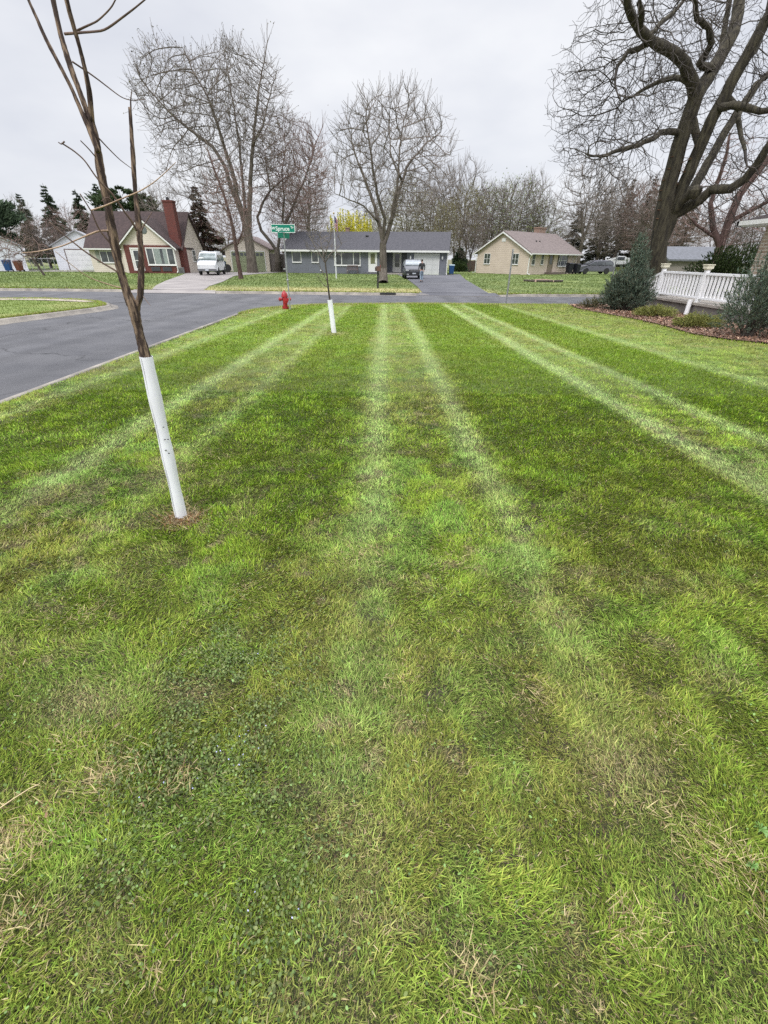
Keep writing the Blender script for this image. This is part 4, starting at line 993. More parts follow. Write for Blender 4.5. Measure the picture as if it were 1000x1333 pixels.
JUN = ((.12, .168, .125), (.085, .122, .09), (.17, .22, .165), (.05, .072, .052), (.14, .13, .09))
g1_ = G(812, 406)
shrub('juniper_shrub', 'tall blue-green upright juniper at the left end of the white railing', (g1_.x, g1_.y), [(0, 0, .50, .80, .7, .50), (-.50, 0, .45, .5, .5, .42), (.50, 0, .5, .5, .5, .45), (-.15, 0, 1.05, .58, .5, .5), (.25, 0, 1.0, .55, .5, .5), (.05, .05, 1.55, .42, .4, .5), (.0, .05, 2.05, .26, .26, .5), (-.25, 0, .8, .62, .5, .5), (.22, 0, 1.75, .24, .25, .4), (-.62, .1, .95, .25, .25, .35)], 80000, .060, JUN, 22, 101)
g2_ = G(968, 441)
shrub('juniper_shrub', 'broad blue-green juniper at the right edge before the stone house', (g2_.x, g2_.y), [(0.33, 0.1, 0.9, 0.99, 0.88, 0.78), (-0.45, 0, 0.54, 0.58, 0.55, 0.48), (0.05, 0.1, 1.36, 0.64, 0.61, 0.59), (0.77, 0.1, 1.61, 0.81, 0.77, 0.71), (0.93, 0, 0.83, 0.92, 0.77, 0.71), (0.33, 0.1, 1.95, 0.39, 0.39, 0.5), (0.77, 0.1, 2.14, 0.46, 0.44, 0.54), (0.11, 0.1, 2.32, 0.3, 0.33, 0.5), (0.49, 0.1, 2.56, 0.35, 0.33, 0.48), (-0.06, -0.1, 0.95, 0.69, 0.55, 0.59), (0.6, -0.2, 0.48, 0.92, 0.55, 0.48), (0.15, 0.05, 1.2, 0.5, 0.45, 0.5)], 95000, .042, JUN, 20, 102)
LOWJ = ((.27, .28, .075), (.19, .215, .06), (.34, .33, .10), (.11, .13, .045))
for px, py, rx, sd, lb in ((850, 414, .62, 103, 'low yellow-green spreading juniper beside the railing corner'), (905, 428, .62, 104, 'low yellow-green spreading juniper below the rounded post foot')):
    g = G(px, py); shrub('low_juniper', lb, (g.x, g.y), [(0, 0, .14, rx, .45, .20), (-.35, .05, .12, rx * .6, .35, .15), (.35, -.05, .15, rx * .6, .4, .18), (0, .1, .24, rx * .5, .3, .15)], 20000, .040, LOWJ, 8, sd, up=.4, group='low junipers in the mulch')
g = G(770, 402.5); shrub('small_shrub', 'small brown-green shrub at the tip of the mulch bed', (g.x, g.y), [(0, 0, .18, .45, .3, .18), (-.3, 0, .12, .3, .25, .13), (.25, 0, .2, .3, .25, .17)], 5000, .045, ((.12, .13, .05), (.15, .12, .07), (.08, .09, .04)), 8, 105, up=.5)
YEW = ((.035, .060, .018), (.055, .085, .025), (.075, .105, .035), (.02, .035, .014))
shrub('yew_hedge', 'dark green clipped hedge behind the railing below the eave', (14.7, 22.2), [(.0, 0, 1.0, 1.1, .9, 1.0), (.9, .2, 1.45, 1.1, .9, .95), (-.9, 0, .9, .7, .8, .8), (-.1, 0, 1.7, .8, .7, .6), (1.9, 0, 1.6, .9, .9, .9)], 110000, .036, YEW, 8, 106, up=.5, aspect=.7)
b = None
# ------------------------------------------------------------------ buildings
def at(o, x, y, z, rz=0): o.location = (x, y, z); o.rotation_euler = (0, 0, rz); return o
def window(parent, x, y, z, w, h, rz=0, vm=(), hm=(), fr=.07, m=None, pane=None, sill=True, curtains=None):
    """frame in local xz plane facing -y; x,z = lower left corner."""
    b = MB(); d = -.06
    b.box(-fr, w + fr, d, -.003, -fr, 0).box(-fr, w + fr, d, -.003, h, h + fr).box(-fr, 0, d, -.003, 0, h).box(w, w + fr, d, -.003, 0, h)
    for v in vm: b.box(w * v - fr * .45, w * v + fr * .45, d + .008, -.003, 0, h)
    for k, v in enumerate(hm):
        xs = [0] + [w * q for q in vm] + [w]
        for a, c in zip(xs, xs[1:]): b.box(a + (fr * .46 if a else 0), c - (fr * .46 if c < w else 0), d + .014, -.003, h * v - fr * .35, h * v + fr * .35)
    if sill: b.box(-fr * 1.4, w + fr * 1.4, d - .05, -.003, -fr - .05, -fr - .002)
    f = b.done('window', m or TRIM, parent); at(f, x, y, z, rz)
    p = MB(); p.box(0.001, w - .001, -.022, -.006, .001, h - .001); p.done('pane', pane or GLASS, f)
    if curtains:
        q = MB()
        for a, c in curtains:
            n = 8
            for k in range(n):
                x0 = w * (a + (c - a) * k / n); x1 = w * (a + (c - a) * (k + .8) / n); q.box(x0, x1, -.030 - .006 * (k % 2), -.024, .03, h - .03)
        q.done('curtain', mat('curtain', (.36, .40, .38), .8, col2=(.28, .33, .31), scale=8), f)
    return f
def door(parent, x, y, z, w, h, rz=0, m=None, glass=None, gm=None, frame=.09):
    b = MB(); b.box(-frame, 0, -.07, -.003, 0, h + frame).box(w, w + frame, -.07, -.003, 0, h + frame).box(0, w, -.07, -.003, h, h + frame)
    b.box(0, w, -.035, -.003, 0, h)
    d = b.done('door', m or TRIM, parent); at(d, x, y, z, rz)
    if glass:
        for (a, c, e, g) in glass: p = MB(); p.box(w * a, w * c, -.046, -.036, h * e, h * g); p.done('pane', gm or GLASS, d)
    k = MB(); k.lathe([(.0, -.10), (.03, -.09), (.035, -.06), (.015, -.045), (.015, -.035)], 8, (w * .9, 0, h * .47), axis='y'); k.done('handle', STEEL, d, smooth=True)
    return d
def gable_walls(b, L, D, ez, rz_, base=-.1):
    """closed box with gable ends at x=0 and x=L; ridge along x at y=D/2."""
    prof = [(0, base), (D, base), (D, ez), (D / 2, rz_), (0, ez)]
    b.prism(prof, 0, L, 'x')
def gable_roof(b, L, D, ez, rz_, ov=.45, oe=.3, th=.16):
    s = (rz_ - ez) / (D / 2); e = ez - s * ov
    for side in (0, 1):
        y0, y1 = (-ov, D / 2) if side == 0 else (D + ov, D / 2)
        b.prism([(y0, e + .02), (y1, rz_ + .02), (y1, rz_ + .02 + th), (y0, e + .02 + th * .8)], -oe, L + oe, 'x')
SID_C = siding_mat('cream_siding', (.68, .61, .53), (.62, .555, .48), .2)
SID_G = siding_mat('grey_siding', (.165, .175, .205), (.145, .152, .18), .2, vertical=True)
SID_B = siding_mat('beige_siding', (.58, .485, .405), (.53, .44, .365), .22)
SID_W = siding_mat('white_siding', (.68, .70, .75), (.62, .64, .69), .2)
# ---- grey rambler
def grey_house():
    p0 = Vector((-12.75, 63.4, 0)); rz = rad(-7.6); L, D, ez, rg_ = 20.15, 8.4, 2.5, 4.45
    h = empty('grey_house', 'long low slate-grey house with white trim, attached garage and dark roof', 'house', p0, rz)
    # the porch bay between the wings is recessed, so the body is two boxes with a deeper middle one
    b = MB()
    b.box(0, 12.5, 0, D, -.1, ez + .1); b.box(12.5, 15.35, 1.5, D, -.1, ez + .1); b.box(15.35, L, 0, D, -.1, ez + .1)
    b.done('wall', SID_G, h)
    b = MB(); b.prism([(0, ez + .1), (D, ez + .1), (D / 2, rg_)], 0, .12, 'x'); b.done('gable', SID_G, h); b = MB(); b.prism([(0, ez + .1), (D, ez + .1), (D / 2, rg_)], L - .12, L, 'x'); b.done('gable', SID_G, h)
    b = MB(); gable_roof(b, L, D, ez + .12, rg_, .55, .25); r = b.done('roof', ROOFG, h)
    b = MB(); b.box(6.9, 7.35, D / 2 + .3, D / 2 + .8, rg_ - .3, rg_ + .55).box(6.84, 7.41, D / 2 + .24, D / 2 + .86, rg_ + .55, rg_ + .65); b.done('chimney', BRICKT, r)
    b = MB(); b.lathe([(.14, 0), (.14, .2), (.2, .22), (.2, .32), (.02, .36)], 10, (10.0, 2.9, 3.85)); b.done('roof_vent', DARK, r, smooth=True)
    b = MB(); b.box(-.28, L + .28, -.62, -.56, ez - .16, ez + .04); b.box(-.28, L + .28, -.56, -.003, ez - .16, ez - .13); b.done('fascia', TRIM, h)
    b = MB(); b.tube([(L + .12, -.55, ez - .1), (L + .06, -.1, ez - .3), (L + .06, -.08, .15), (L + .1, -.35, .05)], .05, 8); b.done('downspout', TRIM, h, smooth=True)
    window(h, 1.05, 0, 1.25, 1.05, 1.02); window(h, 3.55, 0, 1.25, .75, 1.02)
    window(h, 6.45, 0, .98, 3.1, 1.3, vm=(.27, .75), fr=.1)
    SCR = mat('screen_glass', (.20, .20, .10), .35, col2=(.12, .13, .08), scale=3)
    door(h, 10.72, 0, .22, .9, 2.1, glass=[(.2, .8, .42, .94)], gm=SCR)
    door(h, 13.55, 1.5, .22, .9, 2.1, glass=[(.18, .82, .52, .93), (.18, .82, .27, .5)])
    b = MB(); b.box(10.2, 12.3, -.9, -.01, -.05, .18); b.done('door_step', mat('step_grey', (.11, .11, .12), .9, bump=.3), h)
    b = MB(); b.box(12.52, 15.33, -.3, 1.49, -.05, .14); b.box(13.2, 14.8, -.75, -.302, -.05, .09); b.done('porch_floor', CONC, h)
    for x in (12.66, 14.98):
        b = MB(); b.box(x, x + .12, .02, .14, .14, ez - .13); b.done('porch_post', DARK, h)
    # garage door of four ribbed panels
    b = MB(); b.box(16.35, 19.15, -.05, -.003, 2.12, 2.24).box(16.23, 16.35, -.05, -.003, 0, 2.24).box(19.15, 19.27, -.05, -.003, 0, 2.24); b.done('garage_frame', TRIM, h)
    b = MB()
    for k in range(4):
        for j in range(4): b.box(16.36 + j * .695, 16.36 + j * .695 + .685, -.035 - .012, -.003, .02 + k * .525, .02 + k * .525 + .515)
    g = b.done('garage_door', mat('door_white', (.60, .61, .60), .6, col2=(.54, .55, .54), scale=1), h)
    for x in (15.8, 19.62):
        b = MB(); b.box(x - .07, x + .07, -.05, -.003, 1.7, 2.0); b.lathe([(.05, 1.62), (.085, 1.66), (.1, 1.9), (.03, 1.98)], 8, (x, -.13, 0)); b.done('wall_lamp', WHITE, h, smooth=True)
    for x in (4.6, 8.0):
        b = MB(); b.tube([(x, 0, .35), (x, -.16, .35), (x, -.22, .25)], .07, 8); b.done('vent_pipe', WHITE, h, smooth=True)
    # dark crate-like planter stand on the porch wing: white chair seat on dark frame
    q = empty('porch_chair', 'white porch chair in the dark recess of the grey house', 'chair', h.matrix_basis @ Vector((12.15, -.45, .16)), rz)
    q.location = p0 + Matrix.Rotation(rz, 3, 'Z') @ Vector((12.45, -.25, 0)); q.location.z = .14
    b = MB(); b.box(-.28, .28, -.25, .27, .38, .44); b.done('seat', WHITE, q)
    b = MB(); b.box(-.28, .28, .2, .26, .44, 1.0); b.done('backrest', WHITE, q)
    for sx in (-.25, .25):
        for sy in (-.22, .22): b = MB(); b.box(sx - .02, sx + .02, sy - .02, sy + .02, 0, .38); b.done('leg', DARK, q)
    # bench under the picture window
    q = empty('garden_bench', 'dark wooden bench under the picture window of the grey house', 'bench', p0 + Matrix.Rotation(rz, 3, 'Z') @ Vector((8.75, -.75, 0)), rz)
    WB = mat('weathered_bench', (.10, .075, .07), .85, col2=(.16, .11, .10), scale=8)
    b = MB()
    for k in range(4): b.box(-.65, .65, -.25 + k * .13, -.15 + k * .13, .42, .45)
    b.done('seat', WB, q)
    b = MB(); b.box(-.65, .65, .26, .30, .84, .92).box(-.65, .65, .26, .30, .5, .55)
    for k in range(9): b.box(-.6 + k * .145, -.56 + k * .145, .265, .295, .55, .84)
    b.done('backrest', WB, q)
    for sx in (-.66, .62):
        b = MB(); b.box(sx, sx + .05, -.28, -.22, -.01, .62).box(sx, sx + .05, .24, .295, -.01, .92).box(sx, sx + .05, -.3, .24, .62, .66); b.done('armrest', WB, q)
grey_house()
# ---- cream house with brick front
def cream_house():
    Y = 57.0
    gx = lambda px, py, Y_=Y: A(px, py, Y_).x
    fL, fR = A(168.5, 356, Y).x - .25, A(232.5, 357, Y).x      # brick front
    L0 = A(124, 354, Y + 1.6).x
    h = empty('cream_house', 'cream house with red brick front, brown roof and tall brick chimney', 'house', (fR, Y, 0), 0)
    fw = fR - fL; ez = 2.72; pk = 5.25; D = 8.0; mw = fR - L0
    b = MB(); b.prism([(-fw, -.1), (-fw, ez), (-fw / 2, pk), (0, ez), (0, -.1)], 0, 5, 'y')          # cross gable volume
    # main body, ridge along x, gable end towards the driveway
    MR = 6.0
    b.prism([(1.5, -.1), (D, -.1), (D, ez), (1.5 + (D - 1.5) / 2, MR), (1.5, ez)], -mw, .35, 'x')
    b.done('wall', SID_C, h)
    b = MB(); b.box(-fw + .35, -.002, -.09, -.004, -.05, 2.74); b.done('brick_front', BRICK, h)
    r = MB()
    s = (MR - ez) / ((D - 1.5) / 2); e = ez - s * .45; ym = 1.5 + (D - 1.5) / 2
    r.prism([(1.5 - .45, e + .02), (ym, MR + .02), (ym, MR + .2), (1.5 - .45, e + .16)], -mw - .3, .62, 'x')
    r.prism([(D + .45, e + .02), (ym, MR + .02), (ym, MR + .2), (D + .45, e + .16)], -mw - .3, .62, 'x')
    s2 = (pk - ez) / (fw / 2); e2 = ez - s2 * .4
    for sg in (0, 1):
        x0 = -fw - .4 if sg == 0 else .4; r.prism([(x0, e2 + .02), (-fw / 2, pk + .02), (-fw / 2, pk + .2), (x0, e2 + .16)], -.38, 4.9, 'y')
    roof = r.done('roof', ROOFB, h)
    b = MB(); b.prism([(-fw - .44, e2), (-fw / 2, pk + .02), (.44, e2), (.44, e2 - .16), (-fw / 2, pk - .16), (-fw - .44, e2 - .16)], -.46, -.39, 'y'); b.done('fascia', TRIM, roof)
    b = MB(); b.box(-mw - .3, -fw - .45, 1.5 - .55, 1.5 - .46, e + .0, e + .14); b.done('gutter', TRIM, roof)
    # chimney on the driveway side
    cx = A(240, 357, Y + 2.2).x - fR
    b = MB(); b.box(cx - .75, cx + .75, 1.2, 2.3, -.1, 2.6).box(cx - .62, cx + .62, 1.25, 2.25, 2.6, 3.4).box(cx - .52, cx + .52, 1.3, 2.2, 3.4, 6.85).box(cx - .58, cx + .58, 1.24, 2.26, 6.85, 7.0)
    b.done('chimney', BRICK, h)
    b = MB(); b.lathe([(.17, 7.0), (.16, 7.3)], 10, (cx - .1, 1.75, 0)); b.done('flue_pipe', DARK, h)
    door(h, -fw + 1.15, -.09, .25, .95, 2.1, glass=[(.2, .8, .5, .93), (.2, .8, .12, .46)], frame=.14)
    window(h, -fw + 2.85, -.09, .92, 2.95, 1.5, vm=(.24, .76), fr=.11)
    window_c = [c for c in h.children if c.name.startswith('window')][-1]
    q = MB()
    for a, c in ((.27, .50), (.60, .74)):
        for k in range(7):
            x0 = 2.95 * (a + (c - a) * k / 7); q.box(x0, x0 + 2.95 * (c - a) / 9, -.034 - .006 * (k % 2), -.024, .03, 1.47)
    q.done('curtain', mat('curtain', (.36, .40, .38), .8, col2=(.28, .33, .31), scale=8), window_c)
    window(h, -mw + 1.25, 1.5, 1.05, 1.55, 1.05, vm=(.5,), fr=.08)
    b = MB(); b.box(0, .42, -.05, -.003, 0, 1.2)
    for k in range(9): b.box(.05, .37, -.065, -.051, .08 + k * .12, .15 + k * .12)
    sh = b.done('shutter', mat('shutter_grey_green', (.30, .32, .28), .7), h); at(sh, -mw + .68, 1.5, 1.0)
    b = MB(); b.lathe([(.0, -.06), (.30, -.055), (.36, -.03), (.36, -.002)], 18, (0, 0, 0), axis='y'); v = b.done('gable_vent', mat('vent_grey', (.16, .18, .18), .7), h, smooth=True); at(v, -fw / 2 + .05, 0, 4.15)
    b = MB(); b.tube([(-.05, -.35, 2.6), (.05, -.15, 2.3), (.08, -.12, .25), (.05, -.4, .08)], .055, 8); b.done('downspout', TRIM, h, smooth=True)
    b = MB(); b.box(-fw + .8, -fw + 2.5, -.95, -.095, -.05, .2); b.done('door_step', BRICK, h)
    for x in (-2.9, -1.6):
        b = MB(); b.box(x, x + 1.0, -.16, -.094, .22, .62)
        for k in range(5): b.box(x + .05, x + .95, -.175, -.161, .26 + k * .07, .30 + k * .07)
        b.done('basement_grille', mat('slate_grille', (.07, .075, .085), .7), h)
    # side windows towards the driveway
    for y in (4.3, 7.0): w_ = window(h, .35, y, 1.2, .85, 1.1, rz=rad(90), hm=(.5,))
    # small bin-like air unit beside the chimney
    q = empty('air_unit', 'small grey air conditioning unit between the downspout and brick chimney', 'air conditioner', (fR + .48, Y - .12, 0), 0)
    b = MB(); b.box(-.26, .26, -.2, .2, 0, .62); b.done('casing', mat('unit_grey', (.20, .20, .20), .6), q, bevel=.02)
    b = MB()
    for k in range(7): b.box(-.22, .22, -.212, -.201, .08 + k * .07, .11 + k * .07)
    b.done('grille', DARK, q)
cream_house()
# ---- white garage behind the cream house
def white_garage():
    Y = 64.5; x0 = A(78, 353, Y).x; W = 5.9
    h = empty('white_garage', 'white gabled garage with a closed white door left of the cream house', 'garage', (x0, Y, 0), rad(24))
    b = MB(); b.prism([(0, -.1), (0, 2.75), (W / 2, 4.35), (W, 2.75), (W, -.1)], 0, 7, 'y'); b.done('wall', SID_W, h)
    b = MB(); s = 1.6 / (W / 2)
    for x, xr in ((-.3, 0), (W + .3, 0)): b.prism([(x, 2.75 - s * .3 + .02), (W / 2, 4.37), (W / 2, 4.5), (x, 2.75 - s * .3 + .13)], -.25, 7.2, 'y')
    b.done('roof', mat('roof_pale_edge', (.30, .30, .32), .9), h)
    b = MB(); b.box(1.15, 1.25, -.05, -.003, 0, 2.3).box(5.1, 5.2, -.05, -.003, 0, 2.3).box(1.15, 5.2, -.05, -.003, 2.3, 2.4); b.done('door_frame', mat('frame_brown', (.16, .12, .11), .7), h)
    b = MB()
    for k in range(4): b.box(1.26, 5.09, -.045, -.003, .02 + k * .57, .02 + k * .57 + .555)
    b.done('garage_door', WHITE, h)
white_garage()
def left_house():
    Y = 60; x1 = A(38, 353, Y).x; W = 8.6
    h = empty('white_house', 'white gabled building cut off by the left edge behind the blue and brown bins', 'house', (x1, Y, 0), rad(36))
    b = MB(); b.prism([(-W, -.1), (-W, 2.6), (-W / 2, 4.75), (0, 2.6), (0, -.1)], 0, 8, 'y'); b.done('wall', SID_W, h)
    b = MB(); s = 2.15 / (W / 2)
    for x in (-W - .3, .3): b.prism([(x, 2.6 - s * .3 + .02), (-W / 2, 4.77), (-W / 2, 4.9), (x, 2.6 - s * .3 + .13)], -.25, 8.2, 'y')
    b.done('roof', mat('roof_white_edge', (.34, .35, .37), .9), h)
    window(h, -4.3, 0, 1.0, .8, 1.35)
left_house()
# ---- garage with green door
def green_garage():
    Y = 67; x0 = A(297, 355, Y).x; x1 = A(352.5, 355, Y).x; W = x1 - x0
    h = empty('cream_garage', 'cream garage with sage-green door and a row of small square panes', 'garage', (x0, Y, 0), 0)
    b = MB(); b.prism([(0, -.1), (0, 2.65), (W / 2, 4.0), (W, 2.65), (W, -.1)], 0, 6.5, 'y'); b.done('wall', SID_C, h)
    b = MB(); s = 1.35 / (W / 2)
    for x in (-.35, W + .35): b.prism([(x, 2.65 - s * .35 + .02), (W / 2, 4.02), (W / 2, 4.16), (x, 2.65 - s * .35 + .14)], -.3, 6.8, 'y')
    b.done('roof', mat('shingle_pinkish', (.24, .19, .18), .95, col2=(.18, .14, .135), scale=5, bump=.4), h)
    b = MB(); b.box(.68, .78, -.05, -.003, 0, 2.3).box(W - .58, W - .48, -.05, -.003, 0, 2.3).box(.68, W - .48, -.05, -.003, 2.3, 2.42); b.done('door_frame', TRIM, h)
    b = MB(); dw = W - .58 - .78
    for k in range(4): b.box(.79, W - .59, -.045, -.003, .02 + k * .57, .02 + k * .57 + .56)
    g = b.done('garage_door', mat('sage_green', (.27, .30, .19), .7, col2=(.24, .265, .17), scale=2), h)
    for k in range(8):
        b = MB(); x = .95 + k * (dw - .25) / 8; b.box(x, x + .38, -.058, -.046, 1.83, 2.16); b.done('pane', GLASS, g)
green_garage()
# ---- beige house turned forty degrees
def beige_house():
    C = Vector((18.3, 65.3, 0)); rz = rad(41); L, D, ez, rg_ = 12.2, 8.4, 2.62, 4.85
    h = empty('beige_house', 'beige gabled house with taupe roof and white downspouts', 'house', C, rz)
    b = MB(); gable_walls(b, L, D, ez, rg_); b.done('wall', SID_B, h)
    b = MB(); gable_roof(b, L, D, ez, rg_, .6, .35, .14); r = b.done('roof', ROOFT, h)
    b = MB(); s = (rg_ - ez) / (D / 2); e = ez - s * .6
    b.prism([(-.62, e), (D / 2, rg_ + .02), (D + .62, e), (D + .62, e - .14), (D / 2, rg_ - .14), (-.62, e - .14)], -.42, -.355, 'x'); b.done('rake_board', TRIM, r)
    b = MB(); b.box(-.36, L + .36, -.74, -.62, e + .0, e + .12); b.done('gutter', TRIM, r)
    b = MB(); b.box(8.6, 10.2, D / 2 + .4, D / 2 + 1.3, 3.6, rg_ + .75).box(8.52, 10.28, D / 2 + .32, D / 2 + 1.38, rg_ + .75, rg_ + .88); b.done('chimney', BRICKT, r)
    for x in (4.2, 5.0): b = MB(); b.lathe([(.10, 0), (.10, .25), (.12, .3)], 8, (x, 2.0, 3.65)); b.done('roof_vent', DARK, r)
    WD = mat('window_screen_dark', (.055, .065, .055), .3)
    for y, w_ in ((6.15, .95), (1.55, .95)): window(h, 0, y + w_, 1.2, w_, 1.15, rz=rad(-90), vm=(.5,), hm=(.5,), pane=WD, fr=.05)
    b = MB(); b.box(-.05, -.003, D / 2 - .3, D / 2 + .3, 3.75, 4.15); b.box(-.065, -.051, D / 2 - .2, D / 2 + .2, 3.82, 4.08); b.done('gable_vent', TRIM, h)
    window(h, .75, 0, 1.15, .62, 1.2, hm=(.5,), pane=WD, fr=.05); window(h, 2.85, 0, 1.2, .55, 1.15, hm=(.5,), pane=WD, fr=.05)
    door(h, 4.75, 0, .25, 1.0, 2.1, m=mat('door_taupe', (.22, .18, .13), .7), glass=[(.2, .8, .45, .92)])
    b = MB(); b.box(4.2, 7.2, -1.2, -.005, -.05, .26); b.done('door_step', mat('step_dark', (.13, .10, .09), .9), h)
    window(h, 7.3, 0, 1.0, 2.0, 1.25, vm=(.25, .75), hm=(.5,), fr=.07)
    for x in (7.0, 9.35): b = MB(); b.box(x, x + .26, -.045, -.003, .98, 2.28); b.done('shutter', DARK, h)
    window(h, 11.0, 0, .95, .85, 1.4, pane=mat('pale_blind', (.42, .36, .26), .6), fr=.06)
    for (x, y) in ((-.08, -.05), (-.08, D + .0)):
        sgn = -1 if y < 1 else 1
        b = MB(); b.tube([(-.25, y + sgn * .55, e + .02), (-.2, y + sgn * .35, e - .18), (-.06, y + sgn * .08, e - .42), (-.06, y + sgn * .08, .12), (-.1, y + sgn * .5, .05)], .06, 8); b.done('downspout', TRIM, h, smooth=True)
    # ground: mulch ring
beige_house()
# ---- stone house at right
def stone_house():
    h = empty('stone_house', 'pale stone-brick house with white eave cut off by the right edge', 'house', (13.75, 19.0, 0), 0)
    b = MB(); b.box(0, 11, -17, 0, -.1, 2.9); b.done('wall', BRICKW, h)
    ez = 2.9; e = .55
    V = [(-e, e, ez), (11 + e, e, ez), (11 + e, -17 - e, ez), (-e, -17 - e, ez), (5.5, -5.5, ez + 2.3), (5.5, -8.5, ez + 2.3)]
    V2 = [(x, y, z + .14) for x, y, z in V]
    o = np_obj('roof', V + V2, [np.array([(0, 1, 2, 3)]), np.array([(6, 7, 10), (8, 9, 11)]), np.array([(7, 8, 11, 10), (9, 6, 10, 11), (0, 1, 7, 6), (1, 2, 8, 7), (2, 3, 9, 8), (3, 0, 6, 9)])], ROOFB, h)
    b = MB(); b.box(-e - .12, -e - .01, -17 - e, e + .12, ez - .02, ez + .12); b.box(-e - .12, 11 + e, e + .01, e + .12, ez - .02, ez + .12); b.done('gutter', TRIM, h)
    b = MB(); b.box(-e - .02, 11 + e, -17 - e, e, ez - .06, ez - .022); b.done('soffit', WHITE, h)
    window(h, 0, -2.5, 1.0, 1.4, 1.3, rz=rad(-90), vm=(.5,))
stone_house()
# ---- shed and neighbours behind the railing
def back_shed():
    h = empty('grey_shed', 'weathered grey shed with pale roof behind the hedge and railing', 'shed', (22.6, 39, 0), rad(0))
    b = MB(); b.box(-.8, 3.6, 0, 4, -.1, 1.75); b.done('wall', siding_mat('weathered_boards', (.26, .23, .21), (.20, .18, .165), .15, True), h)
    b = MB(); b.prism([(-.3, 1.72), (2.0, 2.6), (4.3, 1.72), (4.3, 1.84), (2.0, 2.73), (-.3, 1.84)], -1.1, 3.9, 'x'); b.done('roof', mat('roof_pale', (.15, .155, .175), .9, col2=(.11, .115, .125), scale=6), h)
back_shed()
# ------------------------------------------------------------------ fences
def railing():
    xs = 11.05
    R_ = empty('white_railing', 'white vinyl railing on a concrete curb between the two junipers', 'railing', (xs, 17.3, 0), 0)
    V_ = mat('white_vinyl', (.80, .80, .82), .35)
    ya, yb = 13.6, 20.0
    zt = lambda y: 1.36; zb = lambda y: .60
    def loc(y): return y - 17.3
    b = MB(); b.box(-.045, .045, loc(ya), loc(yb), 1.30, 1.38); b.done('top_rail', V_, R_, bevel=.008)
    b = MB(); b.box(-.04, .04, loc(ya), loc(yb), .56, .63); b.done('bottom_rail', V_, R_, bevel=.008)
    n = 31; first = None
    ys = [ya + .1 + k * (yb - ya - .2) / n for k in range(n + 1)]
    ys = [y for y in ys if min(abs(y - p) for p in (20.0, 17.3, 14.6)) > .1]
    for y in ys:
        if first is None:
            b = MB(); b.box(-.03, .03, -.033, .033, .632, 1.298); first = b.done('baluster', V_, R_); o = first
        else: o = first.copy(); COL.objects.link(o)
        o.parent = R_; o.location = (0, loc(y), 0)
    CAP = mat('cream_cap', (.66, .63, .50), .6)
    for y in (20.0, 17.3, 14.6):
        b = MB(); b.box(-.065, .065, -.065, .065, .45, 1.46); p = b.done('post', V_, R_, bevel=.006); p.location = (0, loc(y), 0)
        b = MB(); b.box(-.085, .085, -.085, .085, 1.462, 1.50).box(-.115, .115, -.115, .115, 1.50, 1.60).box(-.135, .135, -.135, .135, 1.60, 1.635); c = b.done('cap', CAP, p, bevel=.004)
    b = MB(); b.lathe([(.075, -.1), (.088, .02), (.075, .10), (.072, .54)], 16, (0, 0, 0)); f = b.done('post_foot', V_, R_, smooth=True); f.location = (-.29, loc(17.25), 0)
    # short stair rail running down from the far post
    b = MB(); b.prism([(loc(20.05), 1.28), (loc(20.05), 1.36), (loc(21.6), .86), (loc(21.6), .78)], -.04, .04, 'x'); b.done('stair_rail', V_, R_)
    for k in range(9):
        y = 20.2 + k * .16; z1 = 1.30 - (y - 20.05) * .32; b = MB(); b.box(-.02, .02, loc(y) - .02, loc(y) + .02, z1 - .72, z1); b.done('stair_baluster', V_, R_)
    w_ = empty('patio_wall', 'low grey concrete patio wall below the white railing', 'wall', (xs, 17.3, 0), 0)
    b = MB(); b.box(-.14, 2.65, loc(12.6), loc(20.5), -.1, .38); b.done('wall_body', mat('patio_concrete', (.20, .185, .17), .9, col2=(.13, .12, .11), scale=2.5, bump=.5), w_)
    b = MB(); b.box(-.20, 2.66, loc(12.55), loc(20.55), .382, .46); b.done('wall_cap', CONC, w_)
railing()
def chain_fence():
    a = A(35, 352, 61); c = A(74, 352.5, 62.5)
    h = empty('chain_link_fence', 'grey chain-link fence between the two white gabled garages', 'fence', (a.x, a.y, 0), math.atan2(c.y - a.y, c.x - a.x)); L = math.hypot(c.x - a.x, c.y - a.y)
    for k in range(6): b = MB(); b.lathe([(.035, 0), (.035, 1.35), (.05, 1.36), (.01, 1.42)], 8, (L * k / 5, 0, 0)); b.done('post', STEEL, h)
    b = MB(); b.tube([(0, 0, 1.32), (L, 0, 1.32)], .025, 6); b.done('top_rail', STEEL, h)
    b = MB(); n = int(L / .16)
    for k in range(-8, n):
        for s in (1, -1):
            x0 = k * .16 if s > 0 else k * .16 + 1.28
            p0 = [x0, 0, .03]; p1 = [x0 + s * 1.28, 0, 1.31]
            if min(p0[0], p1[0]) < 0 or max(p0[0], p1[0]) > L: continue
            b.tube([p0, p1], .006, 3)
    b.done('netting', STEEL, h)
chain_fence()
def wood_fence():
    a = A(351, 355, 67.4); c = A(373, 355.5, 66.6)
    h = empty('wood_fence', 'weathered grey board fence between the green garage and grey house', 'fence', (a.x, a.y, 0), math.atan2(c.y - a.y, c.x - a.x)); L = math.hypot(c.x - a.x, c.y - a.y)
    WF = mat('weathered_fence', (.24, .21, .195), .9, col2=(.15, .13, .12), scale=4, stretch=(6, 1, .5))
    b = MB(); x = 0
    while x < L: b.box(x, x + .135, random.uniform(-.01, .01), .03, 0, 2.1 + random.uniform(-.02, .02)); x += .145
    b.done('boards', WF, h)
    b = MB(); b.box(0, L, .035, .08, .5, .6).box(0, L, .035, .08, 1.6, 1.7); b.done('rails', WF, h)
wood_fence()
